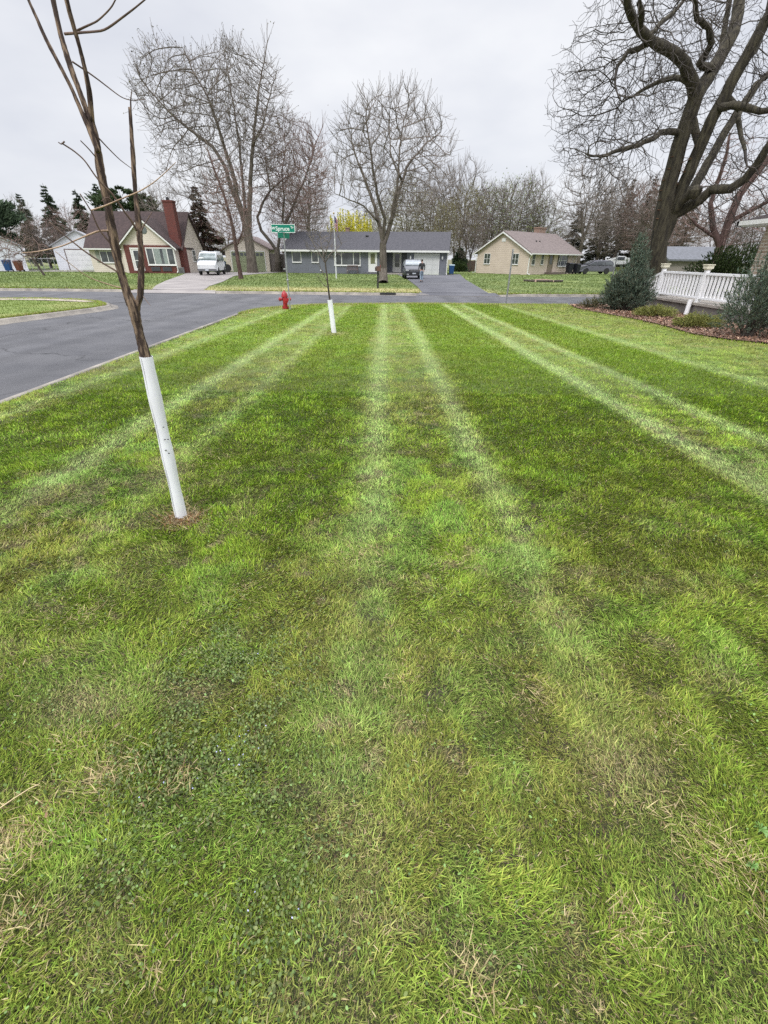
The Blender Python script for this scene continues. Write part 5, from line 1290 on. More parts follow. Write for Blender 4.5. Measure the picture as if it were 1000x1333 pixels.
def hedge_fence():
    a = A(606, 356, 82); h = empty('brown_fence', 'low brown board fence between the blue bin and beige house', 'fence', (a.x, 82, 0), 0)
    WF2 = mat('brown_boards', (.13, .085, .07), .9, col2=(.08, .055, .045), scale=4)
    b = MB()
    for k in range(30): b.box(k * .16, k * .16 + .15, 0, .03, 0, 1.5 + random.uniform(-.05, .05))
    b.done('boards', WF2, h); b = MB(); b.box(0, 4.8, .032, .08, .4, .5).box(0, 4.8, .032, .08, 1.1, 1.2); b.done('rails', WF2, h)
hedge_fence()
# ------------------------------------------------------------------ street furniture
def hydrant():
    g = G(372, 402); RED = mat('hydrant_red', (.42, .02, .028), .38, col2=(.30, .015, .02), scale=9, spec=.5)
    h = empty('fire_hydrant', 'red fire hydrant at the grassy street corner', 'hydrant', g, rad(20)); s = .76
    b = MB(); b.lathe([(.15 * s, -.05), (.15 * s, .03), (.17 * s, .03), (.17 * s, .07), (.115 * s, .07), (.11 * s, .36 * s), (.115 * s, .52 * s), (.16 * s, .54 * s), (.16 * s, .58 * s)], 20); b.done('barrel', RED, h, smooth=True)
    b = MB(); b.lathe([(.155 * s, .58 * s), (.15 * s, .61 * s), (.135 * s, .69 * s), (.09 * s, .76 * s), (.05 * s, .79 * s)], 20); b.done('bonnet', RED, h, smooth=True)
    b = MB(); b.lathe([(.035 * s, .79 * s), (.035 * s, .85 * s), (.02 * s, .86 * s)], 5); b.done('operating_nut', RED, h)
    for sx in (-1, 1):
        b = MB(); b.lathe([(.05, 0), (.05, sx * .07), (.07, sx * .075), (.07, sx * .12), (.025, sx * .125), (.025, sx * .15)], 12, (sx * .09, 0, .44 * s), axis='x'); b.done('side_cap', RED, h, smooth=True)
    b = MB(); b.lathe([(.075, 0), (.075, -.08), (.10, -.085), (.10, -.14), (.03, -.145), (.03, -.175)], 14, (0, -.08, .40 * s), axis='y'); b.done('front_cap', RED, h, smooth=True)
    b = MB()
    for k in range(8): a = k * PI / 4; b.lathe([(.012, .065), (.012, .085)], 6, (.145 * s * math.cos(a), .145 * s * math.sin(a), .0))
    b.done('flange_bolts', DARK, h)
hydrant()
def street_sign():
    g = G(378, 403); GREEN = mat('sign_green', (.0, .19, .125), .4); LET = mat('sign_white', (.72, .78, .76), .4)
    Y = g.y
    h = empty('street_sign', 'green street name sign on a thin metal pole by the red hydrant', 'sign', (g.x, g.y, 0), 0)
    top = A(368.5, 303, Y).z
    b = MB(); b.tube([(0, 0, -.1), (0, 0, top - .02)], .024, 8); b.done('pole', STEEL, h, smooth=True)
    b = MB(); b.lathe([(.04, 0), (.04, .06), (.028, .08)], 8, (0, 0, .95)); b.box(-.12, -.03, -.02, .02, 1.33, 1.37); b.done('pole_clamp', STEEL, h)
    zc = top + .13; W = A(383, 297, Y).x - A(352, 297, Y).x; H_ = .25
    # the cross-street blade below, nearly edge-on
    b = MB(); b.box(-.012, .012, -.34, .34, top - .16, top + .005); b2 = b.done('sign_blade', GREEN, h, rz=rad(-22))
    b = MB(); b.box(-.05, .05, -.05, .05, top - .01, top + .02); b.done('bracket', STEEL, h)
    b = MB(); b.box(-W / 2, W / 2, -.006, .006, -H_ / 2, H_ / 2); bl = b.done('sign_blade', GREEN, h); bl.location = (.0, 0, zc)
    b = MB(); t = .016
    b.box(-W / 2, W / 2, -.009, -.0065, H_ / 2 - t, H_ / 2).box(-W / 2, W / 2, -.009, -.0065, -H_ / 2, -H_ / 2 + t).box(-W / 2, -W / 2 + t, -.009, -.0065, -H_ / 2 + t, H_ / 2 - t).box(W / 2 - t, W / 2, -.009, -.0065, -H_ / 2 + t, H_ / 2 - t); b.done('sign_border', LET, bl)
    text_obj('lettering', 'Spruce', .175, LET, bl, (-.02, -.009, -.012), (rad(90), 0, 0), .002, bold=.003)
    text_obj('lettering', 'W', .105, LET, bl, (-W / 2 + .085, -.009, .0), (rad(90), 0, 0), .002, bold=.004)
    text_obj('lettering', 'Tr', .10, LET, bl, (W / 2 - .10, -.009, .03), (rad(90), 0, 0), .002, bold=.003)
    b = MB(); b.tube([(0, 0, top + .26), (0, 0, top + .31)], .02, 6); b.done('finial', STEEL, h)
street_sign()
def sign_post(label, g, ptop, Y, w_, hgt, face_rot, lean=0):
    h = empty('sign_post', label, 'sign post', (g.x, g.y, 0), 0); h.rotation_euler = (0, lean, 0)
    b = MB(); b.box(-.03, .03, -.012, .012, -.1, ptop).box(-.034, -.022, -.028, -.012, -.1, ptop).box(.022, .034, -.028, -.012, -.1, ptop); b.done('pole', STEEL, h)
    b = MB(); b.box(-w_ / 2, w_ / 2, -.004, .004, 0, hgt); p = b.done('sign_panel', mat('sign_back', (.50, .51, .52), .5, metal=.3), h, bevel=.002); p.location = (0, -.04, ptop - hgt); p.rotation_euler = (0, 0, face_rot)
    b = MB(); b.box(-.02, .02, -.03, -.01, ptop - hgt * .75, ptop - hgt * .65).box(-.02, .02, -.03, -.01, ptop - hgt * .3, ptop - hgt * .2); b.done('bracket', DARK, h)
g = G(659, 393); sign_post('thin metal sign post on the lawn edge before the beige house', g, A(668, 324, g.y).z, g.y, .30, .42, rad(84))
g = Vector((A(795, 370, 29.6).x, 29.6, 0)); sign_post('metal sign post rising behind the tall juniper shrub', g, A(806, 329, 29.6).z, 29.6, .45, .60, rad(70))
def flagpole():
    g = G(438, 363); t = A(436.5, 279, g.y).z
    h = empty('flagpole', 'white flagpole with a limp small flag before the grey house', 'flagpole', g, 0)
    b = MB(); b.lathe([(.06, -.1), (.055, .1), (.045, t * .5), (.03, t)], 10); b.done('pole', WHITE, h, smooth=True)
    b = MB(); b.lathe([(.01, t), (.06, t + .03), (.075, t + .08), (.05, t + .14), (.01, t + .16)], 10); b.done('finial', mat('brass', (.4, .28, .08), .3, metal=.8), h, smooth=True)
    n, m_ = 14, 26; V = []; 
    for i in range(n + 1):
        for j in range(m_ + 1):
            u, v = i / n, j / m_; L = .34 * u * (1 - .15 * v)
            V.append((.04 + L * .85, -.10 * math.sin(u * 16 + v * 2) * u ** .5, t - .08 - v * .85 - u * .38))
    red, wh, bl = [], [], []
    for i in range(n):
        for j in range(m_):
            q = (i * (m_ + 1) + j, (i + 1) * (m_ + 1) + j, (i + 1) * (m_ + 1) + j + 1, i * (m_ + 1) + j + 1)
            (bl if (i < 6 and j < 14) else (red if (j // 2) % 2 == 0 else wh)).append(q)
    o = np_obj('flag', V, [np.array(red + wh + bl)], mat('flag_red', (.40, .03, .05), .8), h, smooth=True)
    o.data.materials.append(mat('flag_white', (.62, .60, .62), .8)); o.data.materials.append(mat('flag_blue', (.03, .05, .18), .8))
    o.data.polygons.foreach_set('material_index', [0] * len(red) + [1] * len(wh) + [2] * len(bl))
flagpole()
def mailbox():
    g = G(492, 375.5); z = 1.0
    h = empty('mailbox', 'brown mailbox on a dark post at the far kerb', 'mailbox', (g.x, g.y, 0), rad(12)); BR = mat('mailbox_brown', (.06, .035, .03), .6)
    b = MB(); b.box(-.05, .05, -.05, .05, -.1, z); b.done('post', DARK, h)
    b = MB(); b.prism([(-.14, z), (.14, z)] + [(.14 * math.cos(a), z + .16 + .12 * math.sin(a)) for a in np.linspace(0, PI, 9)], -.28, .28, 'y'); bx = b.done('box', BR, h)
    b = MB(); b.prism([(-.125, z + .01), (.125, z + .01)] + [(.125 * math.cos(a), z + .16 + .105 * math.sin(a)) for a in np.linspace(0, PI, 9)], -.295, -.282, 'y'); b.done('door', mat('mailbox_door', (.12, .07, .055), .5), h)
    b = MB(); b.box(.142, .155, -.1, -.06, z + .14, z + .34); b.done('signal_flag', mat('flag_red', (.4, .03, .05), .8), h)
mailbox()
# ------------------------------------------------------------------ bins
def bin_(label, x, y, col, lid, rz=0, s=1.0, emblem=False, group=None):
    h = empty('wheelie_bin', label, 'bin', (x, y, .02), rz, group); BM = mat('bin_' + str(col), col, .5); LM = mat('bin_lid_' + str(lid), lid, .5)
    b = MB(); v = []
    for z, w_, d in ((.10, .23, .25), (.95, .29, .33)): v.append([(-w_, -d, z), (w_, -d, z), (w_, d, z), (-w_, d, z)])
    bb = b.bm; q = [[bb.verts.new(tuple(c * s for c in p)) for p in r] for r in v]; b._face(q[0][::-1]); b._face(q[1])
    for k in range(4): b._face([q[0][k], q[0][(k + 1) % 4], q[1][(k + 1) % 4], q[1][k]])
    b.done('body', BM, h, bevel=.02)
    b = MB(); b.prism([(-.36 * s, .955 * s), (.36 * s, .955 * s), (.36 * s, 1.0 * s), (.1 * s, 1.06 * s), (-.3 * s, 1.03 * s)], -.31 * s, .31 * s, 'x'); b.done('lid', LM, h, bevel=.01)
    for sx in (-1, 1): b = MB(); b.lathe([(.02, sx * 0), (.11 * s, sx * .01), (.11 * s, sx * .05), (.02, sx * .06)], 14, (sx * .22 * s, .24 * s, .11 * s), axis='x'); b.done('wheel', RUBBER, h, smooth=True)
    b = MB(); b.tube([(-.26 * s, .36 * s, .93 * s), (.26 * s, .36 * s, .93 * s)], .018, 6); b.done('handle', BM, h)
    if emblem: b = MB(); b.lathe([(.11, -.335), (.11, -.329)], 14, (0, 0, .66), axis='y'); e = b.done('emblem', mat('emblem_pale', (.45, .55, .62), .5), h); e.rotation_euler = (rad(-5), 0, 0); e.location = (0, -.0, .0)
    return h
g = G(589, 358.4); bin_('blue recycling bin with a pale lid at the garage corner of the grey house', g.x, 61.2, (.015, .06, .16), (.35, .45, .50), 0, 1.05, True)
p = A(13, 354, 56.5); bin_('blue bin in front of the white building at far left', p.x, 56.5, (.015, .06, .19), (.02, .05, .14), .2, 1.12)
p = A(26, 354, 56.8); bin_('red-brown bin right beside the far-left blue bin', p.x + .1, 56.8, (.13, .045, .03), (.09, .035, .03), -.1, 1.08)
p = A(291, 353, 63.5); bin_('blue bin at the left corner of the green-door garage', p.x, 63.5, (.02, .07, .22), (.02, .06, .18), 0, 1.15)
p = A(741, 357, 70); bin_('black bin touching the corner of the beige house', p.x - .1, 70, (.012, .012, .018), (.015, .015, .02), .3, 1.3, group='black bins by the beige house')
p = A(748, 357, 70); bin_('black bin just behind the minivan front', p.x + .15, 70, (.012, .012, .018), (.015, .015, .02), .5, 1.22, group='black bins by the beige house')
def spare_tyre():
    p = A(297, 354, 62.6); h = empty('trailer_wheel', 'upright dark wheel leaning beside the blue bin at the green garage', 'wheel', (p.x, 62.6, .02), rad(12)); r = .45
    b = MB(); b.lathe([(.26, -.10), (.42, -.11), (.45, -.07), (.45, .07), (.42, .11), (.26, .10)], 24, (0, 0, r), axis='y'); b.done('tyre', RUBBER, h, smooth=True)
    b = MB(); b.lathe([(.03, -.05), (.25, -.06), (.255, .03), (.03, .05)], 20, (0, 0, r), axis='y'); b.done('rim', DARK, h, smooth=True)
spare_tyre()
def stump_ring():
    g = G(706, 366.5); h = empty('dug_bed', 'round bed of bare soil and logs in the beige house lawn', 'flower bed', (g.x, g.y, 0), 0)
    V, Fq = [], []; n, mm = 28, 6
    for j in range(mm + 1):
        for k in range(n):
            r = 1.75 * j / mm; a = 2 * PI * k / n; V.append((r * math.cos(a), r * .8 * math.sin(a), .05 + .16 * (1 - j / mm) + random.uniform(-.03, .03) * (j < mm) - .05 * (j == mm)))
    for j in range(mm):
        for k in range(n): Fq.append((j * n + k, j * n + (k + 1) % n, (j + 1) * n + (k + 1) % n, (j + 1) * n + k))
    np_obj('soil', V, [np.array(Fq)], mat('dug_soil', (.16, .10, .075), .95, col2=(.28, .20, .14), scale=6, bump=1), h, smooth=True)
    for a0, a1 in ((-2.9, -2.2), (-2.1, -1.3), (-1.2, -.5)):
        b = MB(); b.tube([(1.8 * math.cos(a), 1.45 * math.sin(a), .1) for a in np.linspace(a0, a1, 4)], .09, 7); b.done('log', BK_DARK, h, smooth=True)
stump_ring()
# ------------------------------------------------------------------ vehicles
def vehicle(name, label, cat, loc, rz, L, W, H, outline, belt, sides, wheels, wr, body, wind, rearw, extra, tumble=.2, glassm=None, trimm=None):
    """outline: closed (x,z) profile, +x is the front. sides: list of side-glass polygons. wind/rearw: ((x0,z0),(x1,z1))."""
    h = empty(name, label, cat, loc, rz); half = W / 2
    def hw(x, z):
        t = max(0, (z - belt) / (H - belt)); e = abs(x) / (L / 2)
        return half * (1 - tumble * t ** 1.2) * (1 - .10 * e ** 6) * (1 - .05 * max(0, (.5 - z)) / .5)
    # side outline with wheel arches cut in
    pts = []
    for i, p in enumerate(outline): pts.append(p)
    bottom = []; z0 = min(p[1] for p in outline)
    for wx in sorted(wheels):
        ar = wr * 1.14
        a0 = math.asin(max(-1, min(1, (z0 - wr) / ar)))
        for k in range(11): a = (PI - a0) - (PI - 2 * a0) * k / 10; bottom.append((wx + ar * math.cos(a), wr + ar * math.sin(a)))
    full = pts + bottom[::-1] if pts[-1][0] > 0 else pts + bottom
    n = len(full); bm = bmesh.new(); cols = []
    for s, ins in ((-1, .05), (-.97, .012), (-.88, 0), (-.4, 0), (.4, 0), (.88, 0), (.97, .012), (1, .05)):
        cx = 0; cz = H * .42; col = []
        for x, z in full:
            dx, dz = x - cx, z - cz; l = math.hypot(dx, dz); f = 1 - ins / max(l, .2)
            xx, zz = cx + dx * f, cz + dz * f; bulge = (1 - abs(s) ** 2.5) * .03 * (1 if z > .45 else 0)
            col.append(bm.verts.new((xx + (bulge if x > 0 else -bulge), s * hw(x, z), zz + (bulge if z > belt else 0))))
        cols.append(col)
    for a, c in zip(cols, cols[1:]):
        for i in range(n):
            try: bm.faces.new([a[i], a[(i + 1) % n], c[(i + 1) % n], c[i]])
            except ValueError: pass
    bm.faces.new(cols[0][::-1]); bm.faces.new(cols[-1])
    bmesh.ops.triangulate(bm, faces=[f for f in bm.faces if len(f.verts) > 4]); bmesh.ops.recalc_face_normals(bm, faces=bm.faces)
    me = bpy.data.meshes.new('body'); bm.to_mesh(me); bm.free(); me.materials.append(body)
    me.polygons.foreach_set('use_smooth', [True] * len(me.polygons)); me.set_sharp_from_angle(angle=rad(32))
    bo = bpy.data.objects.new('body', me); COL.objects.link(bo); bo.parent = h
    gm = glassm or GLASS
    for poly in sides:
        for s in (-1, 1):
            V = []; k = len(poly)
            for off in (.004, .018):
                for x, z in poly: V.append((x, s * (hw(x, z) + off), z))
            Fs = [list(range(k)), list(range(k, 2 * k))[::-1]]; bmm = bmesh.new(); vv = [bmm.verts.new(v) for v in V]
            for f in Fs: bmm.faces.new([vv[i] for i in f])
            for i in range(k): bmm.faces.new([vv[i], vv[(i + 1) % k], vv[k + (i + 1) % k], vv[k + i]])
            bmesh.ops.recalc_face_normals(bmm, faces=bmm.faces); mm = bpy.data.meshes.new('side_window'); bmm.to_mesh(mm); bmm.free(); mm.materials.append(gm)
            o = bpy.data.objects.new('side_window', mm); COL.objects.link(o); o.parent = h
    for nm, w_ in (('windscreen', wind), ('rear_window', rearw)):
        if not w_: continue
        (x0, z0_), (x1, z1_) = w_; sg = 1 if nm == 'windscreen' else -1; d = Vector((z1_ - z0_, 0, -(x1 - x0))).normalized(); d = d if d.x * sg > 0 else -d
        V = []; n2 = 6
        for off in (.012, .045):
            for x, z in ((x0, z0_), (x1, z1_)):
                for k in range(n2 + 1):
                    s = -1 + 2 * k / n2; y = s * (hw(x, z) * .90); bulge = (1 - abs(s) ** 2.5) * .03
                    V.append((x + d.x * off + sg * bulge, y, z + d.z * off))
        q = []; m2 = 2 * (n2 + 1)
        for k in range(n2):
            q += [(k, k + 1, n2 + 2 + k, n2 + 1 + k), (m2 + k, m2 + n2 + 1 + k, m2 + n2 + 2 + k, m2 + k + 1)]
            q += [(k, m2 + k, m2 + k + 1, k + 1), (n2 + 1 + k, n2 + 2 + k, m2 + n2 + 2 + k, m2 + n2 + 1 + k)]
        np_obj(nm, V, [np.array(q)], gm, h, smooth=False)
    for wx in wheels:
        for s in (-1, 1):
            wh = bpy.data.objects.new('wheel', None)
            b = MB(); yy = s * (half - .12); b.lathe([(wr * .62, -.11), (wr * .93, -.11), (wr, -.07), (wr, .07), (wr * .93, .11), (wr * .62, .11)], 24, (0, 0, 0), axis='y'); o = b.done('wheel', RUBBER, h, smooth=True); o.location = (wx, yy, wr)
            b = MB(); b.lathe([(.03, s * .09), (wr * .2, s * .10), (wr * .28, s * .07), (wr * .58, s * .075), (wr * .64, s * .105), (wr * .64, -s * .05)], 20, axis='y')
            b.done('rim', mat('rim_silver', (.42, .43, .45), .35, metal=.6), o, smooth=True)
    extra(h, hw)
    return h
def bx(name, m, h, x0, x1, y0, y1, z0, z1, bev=.01): b = MB(); b.box(min(x0, x1), max(x0, x1), y0, y1, z0, z1); return b.done(name, m, h, bevel=bev)
LAMP = mat('lamp_glass', (.55, .57, .58), .15, spec=.8); PLATE = mat('plate', (.55, .58, .62), .5); TAIL = mat('tail_lamp', (.30, .02, .02), .3); GRL = mat('grille_grey', (.14, .14, .15), .5)
AUTOG = mat('auto_glass', (.10, .13, .13), .08, col2=(.22, .26, .26), scale=1.5, spec=.9)
# white van
VANW = mat('van_white', (.66, .67, .69), .3, spec=.6)
def van_extra(h, hw):
    bx('bumper', GRL, h, 2.66, 2.80, -.93, .93, .38, .60, .03)
    bx('grille', GRL, h, 2.70, 2.735, -.55, .55, .68, .98)
    for s in (-1, 1):
        bx('headlight', LAMP, h, 2.69, 2.735, s * .74 - .14, s * .74 + .14, .70, .95)
        b = MB(); b.box(1.78, 1.92, s * 1.02 - .06, s * 1.02 + .06, 1.18, 1.42); b.tube([(1.82, s * .90, 1.25), (1.84, s * 1.0, 1.27)], .02, 6); b.done('mirror', DARK, h, bevel=.02)
    bx('number_plate', PLATE, h, 2.80, 2.815, -.16, .16, .42, .56, .003)
    b = MB()
    for x in (-1.9, -.7, .5): b.box(x - .03, x + .03, -.72, .72, 2.10, 2.15)
    for s in (-1, 1): b.box(-2.2, .8, s * .66 - .03, s * .66 + .03, 2.152, 2.20)
    b.done('roof_rack', WHITE, h)
vp = A(262, 359.5, 52.0)
vehicle('parked_van', 'white cargo van with roof rack parked beside the brick chimney', 'van', (vp.x + .6, 54.0, .02), rad(-82), 5.5, 1.98, 2.08,
        [(-2.72, .42), (-2.75, 1.0), (-2.70, 1.9), (-2.60, 2.05), (.9, 2.08), (1.15, 2.02), (1.95, 1.24), (2.62, 1.08), (2.72, .95), (2.74, .42)], 1.2,
        [[(.55, 1.28), (.55, 1.85), (1.12, 1.84), (1.66, 1.30)], [(-.85, 1.30), (-.85, 1.84), (.35, 1.85), (.35, 1.30)], [(-2.4, 1.3), (-2.4, 1.84), (-1.05, 1.85), (-1.05, 1.3)]], [-1.7, 1.75], .37, VANW, ((1.86, 1.32), (1.20, 1.95)), ((-2.74, 1.25), (-2.71, 1.8)), van_extra, .16, AUTOG)
# dark crossover before the garage: dark lower body, pale reflecting bonnet
CARD = mat('car_dark_blue', (.035, .04, .055), .22, spec=.8)
def suv_extra(h, hw):
    bx('bumper', DARK, h, 1.98, 2.10, -.82, .82, .28, .56, .04); bx('grille', GRL, h, 2.02, 2.07, -.42, .42, .62, .80)
    for s in (-1, 1):
        bx('headlight', LAMP, h, 1.93, 2.04, s * .66 - .16, s * .66 + .16, .66, .80, .02); bx('fog_lamp', LAMP, h, 2.08, 2.115, s * .6 - .10, s * .6 + .10, .36, .44)
        b = MB(); b.box(.72, .86, s * .95 - .09, s * .95 + .07, 1.0, 1.14); b.done('mirror', CARD, h, bevel=.03)
    bx('number_plate', PLATE, h, 2.10, 2.115, -.16, .16, .42, .53, .003)
cp = A(537, 362, 46.8)
vehicle('parked_car', 'dark compact car facing the street on the asphalt driveway', 'car', (cp.x + .1, 49.3, .02), rad(-88), 4.15, 1.80, 1.60,
        [(-2.04, .30), (-2.07, .8), (-1.95, 1.15), (-1.70, 1.50), (-1.45, 1.57), (.05, 1.60), (.35, 1.54), (1.15, 1.06), (1.85, .92), (2.02, .78), (2.05, .30)], 1.0,
        [[(-.35, 1.03), (-.35, 1.48), (.28, 1.47), (.95, 1.05)], [(-1.55, 1.05), (-1.35, 1.46), (-.45, 1.49), (-.45, 1.03)]], [-1.28, 1.28], .32, CARD, ((1.12, 1.09), (.42, 1.50)), ((-1.96, 1.13), (-1.72, 1.47)), suv_extra, .18, mat('auto_glass_reflection', (.30, .34, .36), .12, col2=(.45, .48, .50), scale=1.2, spec=.9))  # reflection in the windows is painted as a pale glass colour
# grey minivan in side view
CARG = mat('minivan_grey', (.11, .11, .13), .25, spec=.7, metal=.2)
def mini_extra(h, hw):
    bx('bumper', CARG, h, 2.42, 2.54, -.85, .85, .30, .56, .04)
    for s in (-1, 1):
        bx('headlight', LAMP, h, 2.30, 2.44, s * .72 - .14, s * .72 + .14, .70, .86, .02); bx('tail_light', LAMP, h, -2.52, -2.40, s * .80 - .12, s * .80 + .10, .95, 1.25, .02)
        b = MB(); b.box(1.05, 1.2, s * 1.02 - .08, s * 1.02 + .06, 1.08, 1.22); b.done('mirror', CARG, h, bevel=.03)
        for x in (.55, -.55): bx('door_handle', STEEL, h, x, x + .18, s * (hw(x, .95) + .012) - .012, s * (hw(x, .95) + .012) + .012, .93, .96, .004)
mp_ = A(771, 357, 71.5)
vehicle('parked_minivan', 'dark grey minivan parked side-on right of the beige house', 'car', (mp_.x, 71.5, .02), rad(183), 5.05, 1.95, 1.70,
        [(-2.48, .32), (-2.52, .8), (-2.42, 1.2), (-2.15, 1.60), (-1.9, 1.68), (-.2, 1.70), (.35, 1.62), (1.35, 1.12), (2.2, .95), (2.46, .78), (2.50, .32)], 1.1,
        [[(.05, 1.13), (.05, 1.55), (.42, 1.54), (1.12, 1.15)], [(-1.05, 1.13), (-1.05, 1.57), (-.05, 1.58), (-.05, 1.13)], [(-2.2, 1.18), (-2.0, 1.53), (-1.15, 1.57), (-1.15, 1.13)]], [-1.55, 1.5], .36, CARG, ((1.30, 1.16), (.48, 1.58)), ((-2.44, 1.2), (-2.2, 1.54)), mini_extra, .16)
# distant white pickup
def pick_extra(h, hw):
    bx('bumper', STEEL, h, 2.72, 2.82, -.9, .9, .45, .65, .03); bx('grille', GRL, h, 2.70, 2.73, -.5, .5, .75, 1.0)
    for s in (-1, 1): bx('headlight', LAMP, h, 2.69, 2.73, s * .76 - .14, s * .76 + .14, .78, .98)
q_ = A(805, 345, 96)
vehicle('white_pickup', 'distant white pickup seen just past the right-hand sign post', 'truck', (q_.x, 96, .6), rad(165), 5.5, 1.95, 1.85,
        [(-2.72, .5), (-2.75, 1.1), (-.9, 1.12), (-.85, 1.75), (-.6, 1.84), (.5, 1.85), (1.25, 1.2), (2.6, 1.12), (2.72, .95), (2.74, .5)], 1.15,
        [[(-.7, 1.2), (-.7, 1.7), (.42, 1.7), (.98, 1.22)]], [-1.75, 1.75], .40, VANW, ((1.2, 1.25), (.6, 1.78)), None, pick_extra, .14)
b = MB(); b.prism([(-12, -.3), (-8, .45), (-4, .60), (14, .60), (14, -.3)], 92, 104, 'y'); o = b.done('bank', VERGE); o.location = (q_.x, 0, 0); tag(o, kind='structure')
# ------------------------------------------------------------------ person
def skin_mesh(name, chains, m, parent, sub=2, mats=None):
    """chains: list of (list of (point, radius), attach_index or None)."""
    V, E, Rr = [], [], []
    for pts, att in chains:
        prev = att
        for p, r in pts:
            V.append(p); Rr.append(r); i = len(V) - 1
            if prev is not None: E.append((prev, i))
            prev = i
    me = bpy.data.meshes.new(name); me.from_pydata(V, E, []); o = bpy.data.objects.new(name, me); COL.objects.link(o)
    md = o.modifiers.new('skin', 'SKIN'); md.use_smooth_shade = True
    for i, r in enumerate(Rr):
        sv = me.skin_vertices[0].data[i]; sv.radius = r if isinstance(r, tuple) else (r, r); sv.use_root = (i == 0)
    sd = o.modifiers.new('sub', 'SUBSURF'); sd.levels = sub; sd.render_levels = sub
    bpy.context.view_layer.update()
    me2 = bpy.data.meshes.new_from_object(o.evaluated_get(bpy.context.evaluated_depsgraph_get())); bpy.data.objects.remove(o)
    me2.materials.clear(); me2.materials.append(m); me2.polygons.foreach_set('use_smooth', [True] * len(me2.polygons))
    o2 = bpy.data.objects.new(name, me2); COL.objects.link(o2)
    if parent: o2.parent = parent
    return o2
def person():
    g = G(548.5, 367.5)
    SK = mat('skin', (.48, .28, .21), .6); h = empty('person', 'person in dark jacket and light blue jeans walking up the driveway', 'person', (g.x, g.y, .02), rad(8)); h.scale = (.93,) * 3
    # facing +y (away); legs mid stride
    body = [
        ([((0, 0, .94), (.14, .10)), ((0, .0, 1.10), (.13, .095)), ((0, .01, 1.28), (.155, .105)), ((0, .005, 1.43), (.13, .085)), ((0, .0, 1.51), (.055, .055)), ((0, .015, 1.56), (.055, .058)), ((0, .03, 1.63), (.078, .09)), ((0, .03, 1.70), (.076, .092)), ((0, .02, 1.755), (.045, .055))], None),
        ([((.09, .0, .88), .088), ((.10, .06, .68), .078), ((.10, .10, .50), .058), ((.10, .05, .30), .052), ((.10, .02, .10), .036), ((.10, .06, .045), .036), ((.105, .15, .03), .03)], 0),
        ([((-.09, .0, .88), .088), ((-.10, -.03, .68), .078), ((-.10, -.04, .50), .058), ((-.10, -.16, .31), .052), ((-.10, -.26, .13), .036), ((-.10, -.24, .07), .036), ((-.105, -.15, .03), .03)], 0),
        ([((.18, .0, 1.42), .056), ((.235, -.03, 1.26), .046), ((.25, -.05, 1.13), .038), ((.245, .03, 1.0), .034), ((.24, .08, .90), .024), ((.24, .10, .86), (.018, .034)), ((.24, .115, .82), (.014, .036))], 3),
        ([((-.18, .0, 1.42), .056), ((-.235, .02, 1.26), .046), ((-.25, .04, 1.13), .038), ((-.245, .13, 1.02), .034), ((-.235, .20, .95), .024), ((-.23, .235, .93), (.018, .034)), ((-.23, .26, .90), (.014, .036))], 3)]
    idx = 0; starts = []
    for pts, _ in body: starts.append(idx); idx += len(pts)
    rh, lh = starts[3] + 6, starts[4] + 6
    for hand, base, dr in ((rh, Vector((.24, .115, .82)), Vector((0, .25, -.97))), (lh, Vector((-.23, .26, .90)), Vector((0, .55, -.83)))):
        for k, L in enumerate((.062, .072, .068, .052)):
            o_ = Vector((0, -.027 + .018 * k, 0)); p = base + o_; q = p + dr * L * .55; r = q + (dr + Vector((-.5 if base.x > 0 else .5, 0, 0))).normalized() * L * .45
            body.append(([(tuple(p + dr * .012), .0085), (tuple(q), .008), (tuple(r), .0065)], hand))
        p = base - dr * .03 + Vector((0, .035, 0)); body.append(([(tuple(p), .0095), (tuple(p + (dr + Vector((0, .7, 0))).normalized() * .045), .008)], hand - 1))
    bo = skin_mesh('body', body, SK, h)
    def face_bit(nm, m, c, r, sc): b = MB(); bmesh.ops.create_uvsphere(b.bm, u_segments=10, v_segments=8, radius=r, matrix=Matrix.Translation(c) @ Matrix.Diagonal((*sc, 1))); return b.done(nm, m, h, smooth=True)
    for s in (-1, 1): face_bit('eye', mat('eye_white', (.7, .7, .7), .3), (s * .03, .108, 1.665), .012, (1, .6, 1)); face_bit('ear', SK, (s * .080, .02, 1.65), .022, (.5, 1, 1.5))
    face_bit('nose', SK, (0, .125, 1.64), .014, (.8, 1.3, 1.4)); face_bit('mouth', mat('lips', (.35, .13, .12), .5), (0, .108, 1.605), .016, (1.4, .4, .4))
    hr = face_bit('hair', mat('dark_hair', (.035, .028, .025), .8), (0, .012, 1.70), .100, (.88, 1.05, .80))
    J = mat('dark_jacket', (.035, .035, .038), .85, col2=(.06, .06, .06), scale=14); N = mat('light_jeans', (.20, .26, .33), .85, col2=(.28, .34, .41), scale=10)
    grow = lambda ch, k: [([(p, (r[0] + k, r[1] + k) if isinstance(r, tuple) else r + k) for p, r in pts], a) for pts, a in ch]
    jk = [([((0, 0, .90), (.165, .125)), ((0, 0, 1.08), (.155, .115)), ((0, .01, 1.28), (.172, .125)), ((0, .005, 1.425), (.135, .10)), ((0, 0, 1.49), (.07, .07))], None),
          ([((.18, 0, 1.42), .078), ((.235, -.03, 1.26), .064), ((.25, -.05, 1.13), .056), ((.245, .02, 1.02), .048), ((.242, .06, .945), .040)], 3),
          ([((-.18, 0, 1.42), .078), ((-.235, .02, 1.26), .064), ((-.25, .04, 1.13), .056), ((-.245, .12, 1.04), .048), ((-.237, .175, .975), .040)], 3)]
    skin_mesh('jacket', jk, J, h)
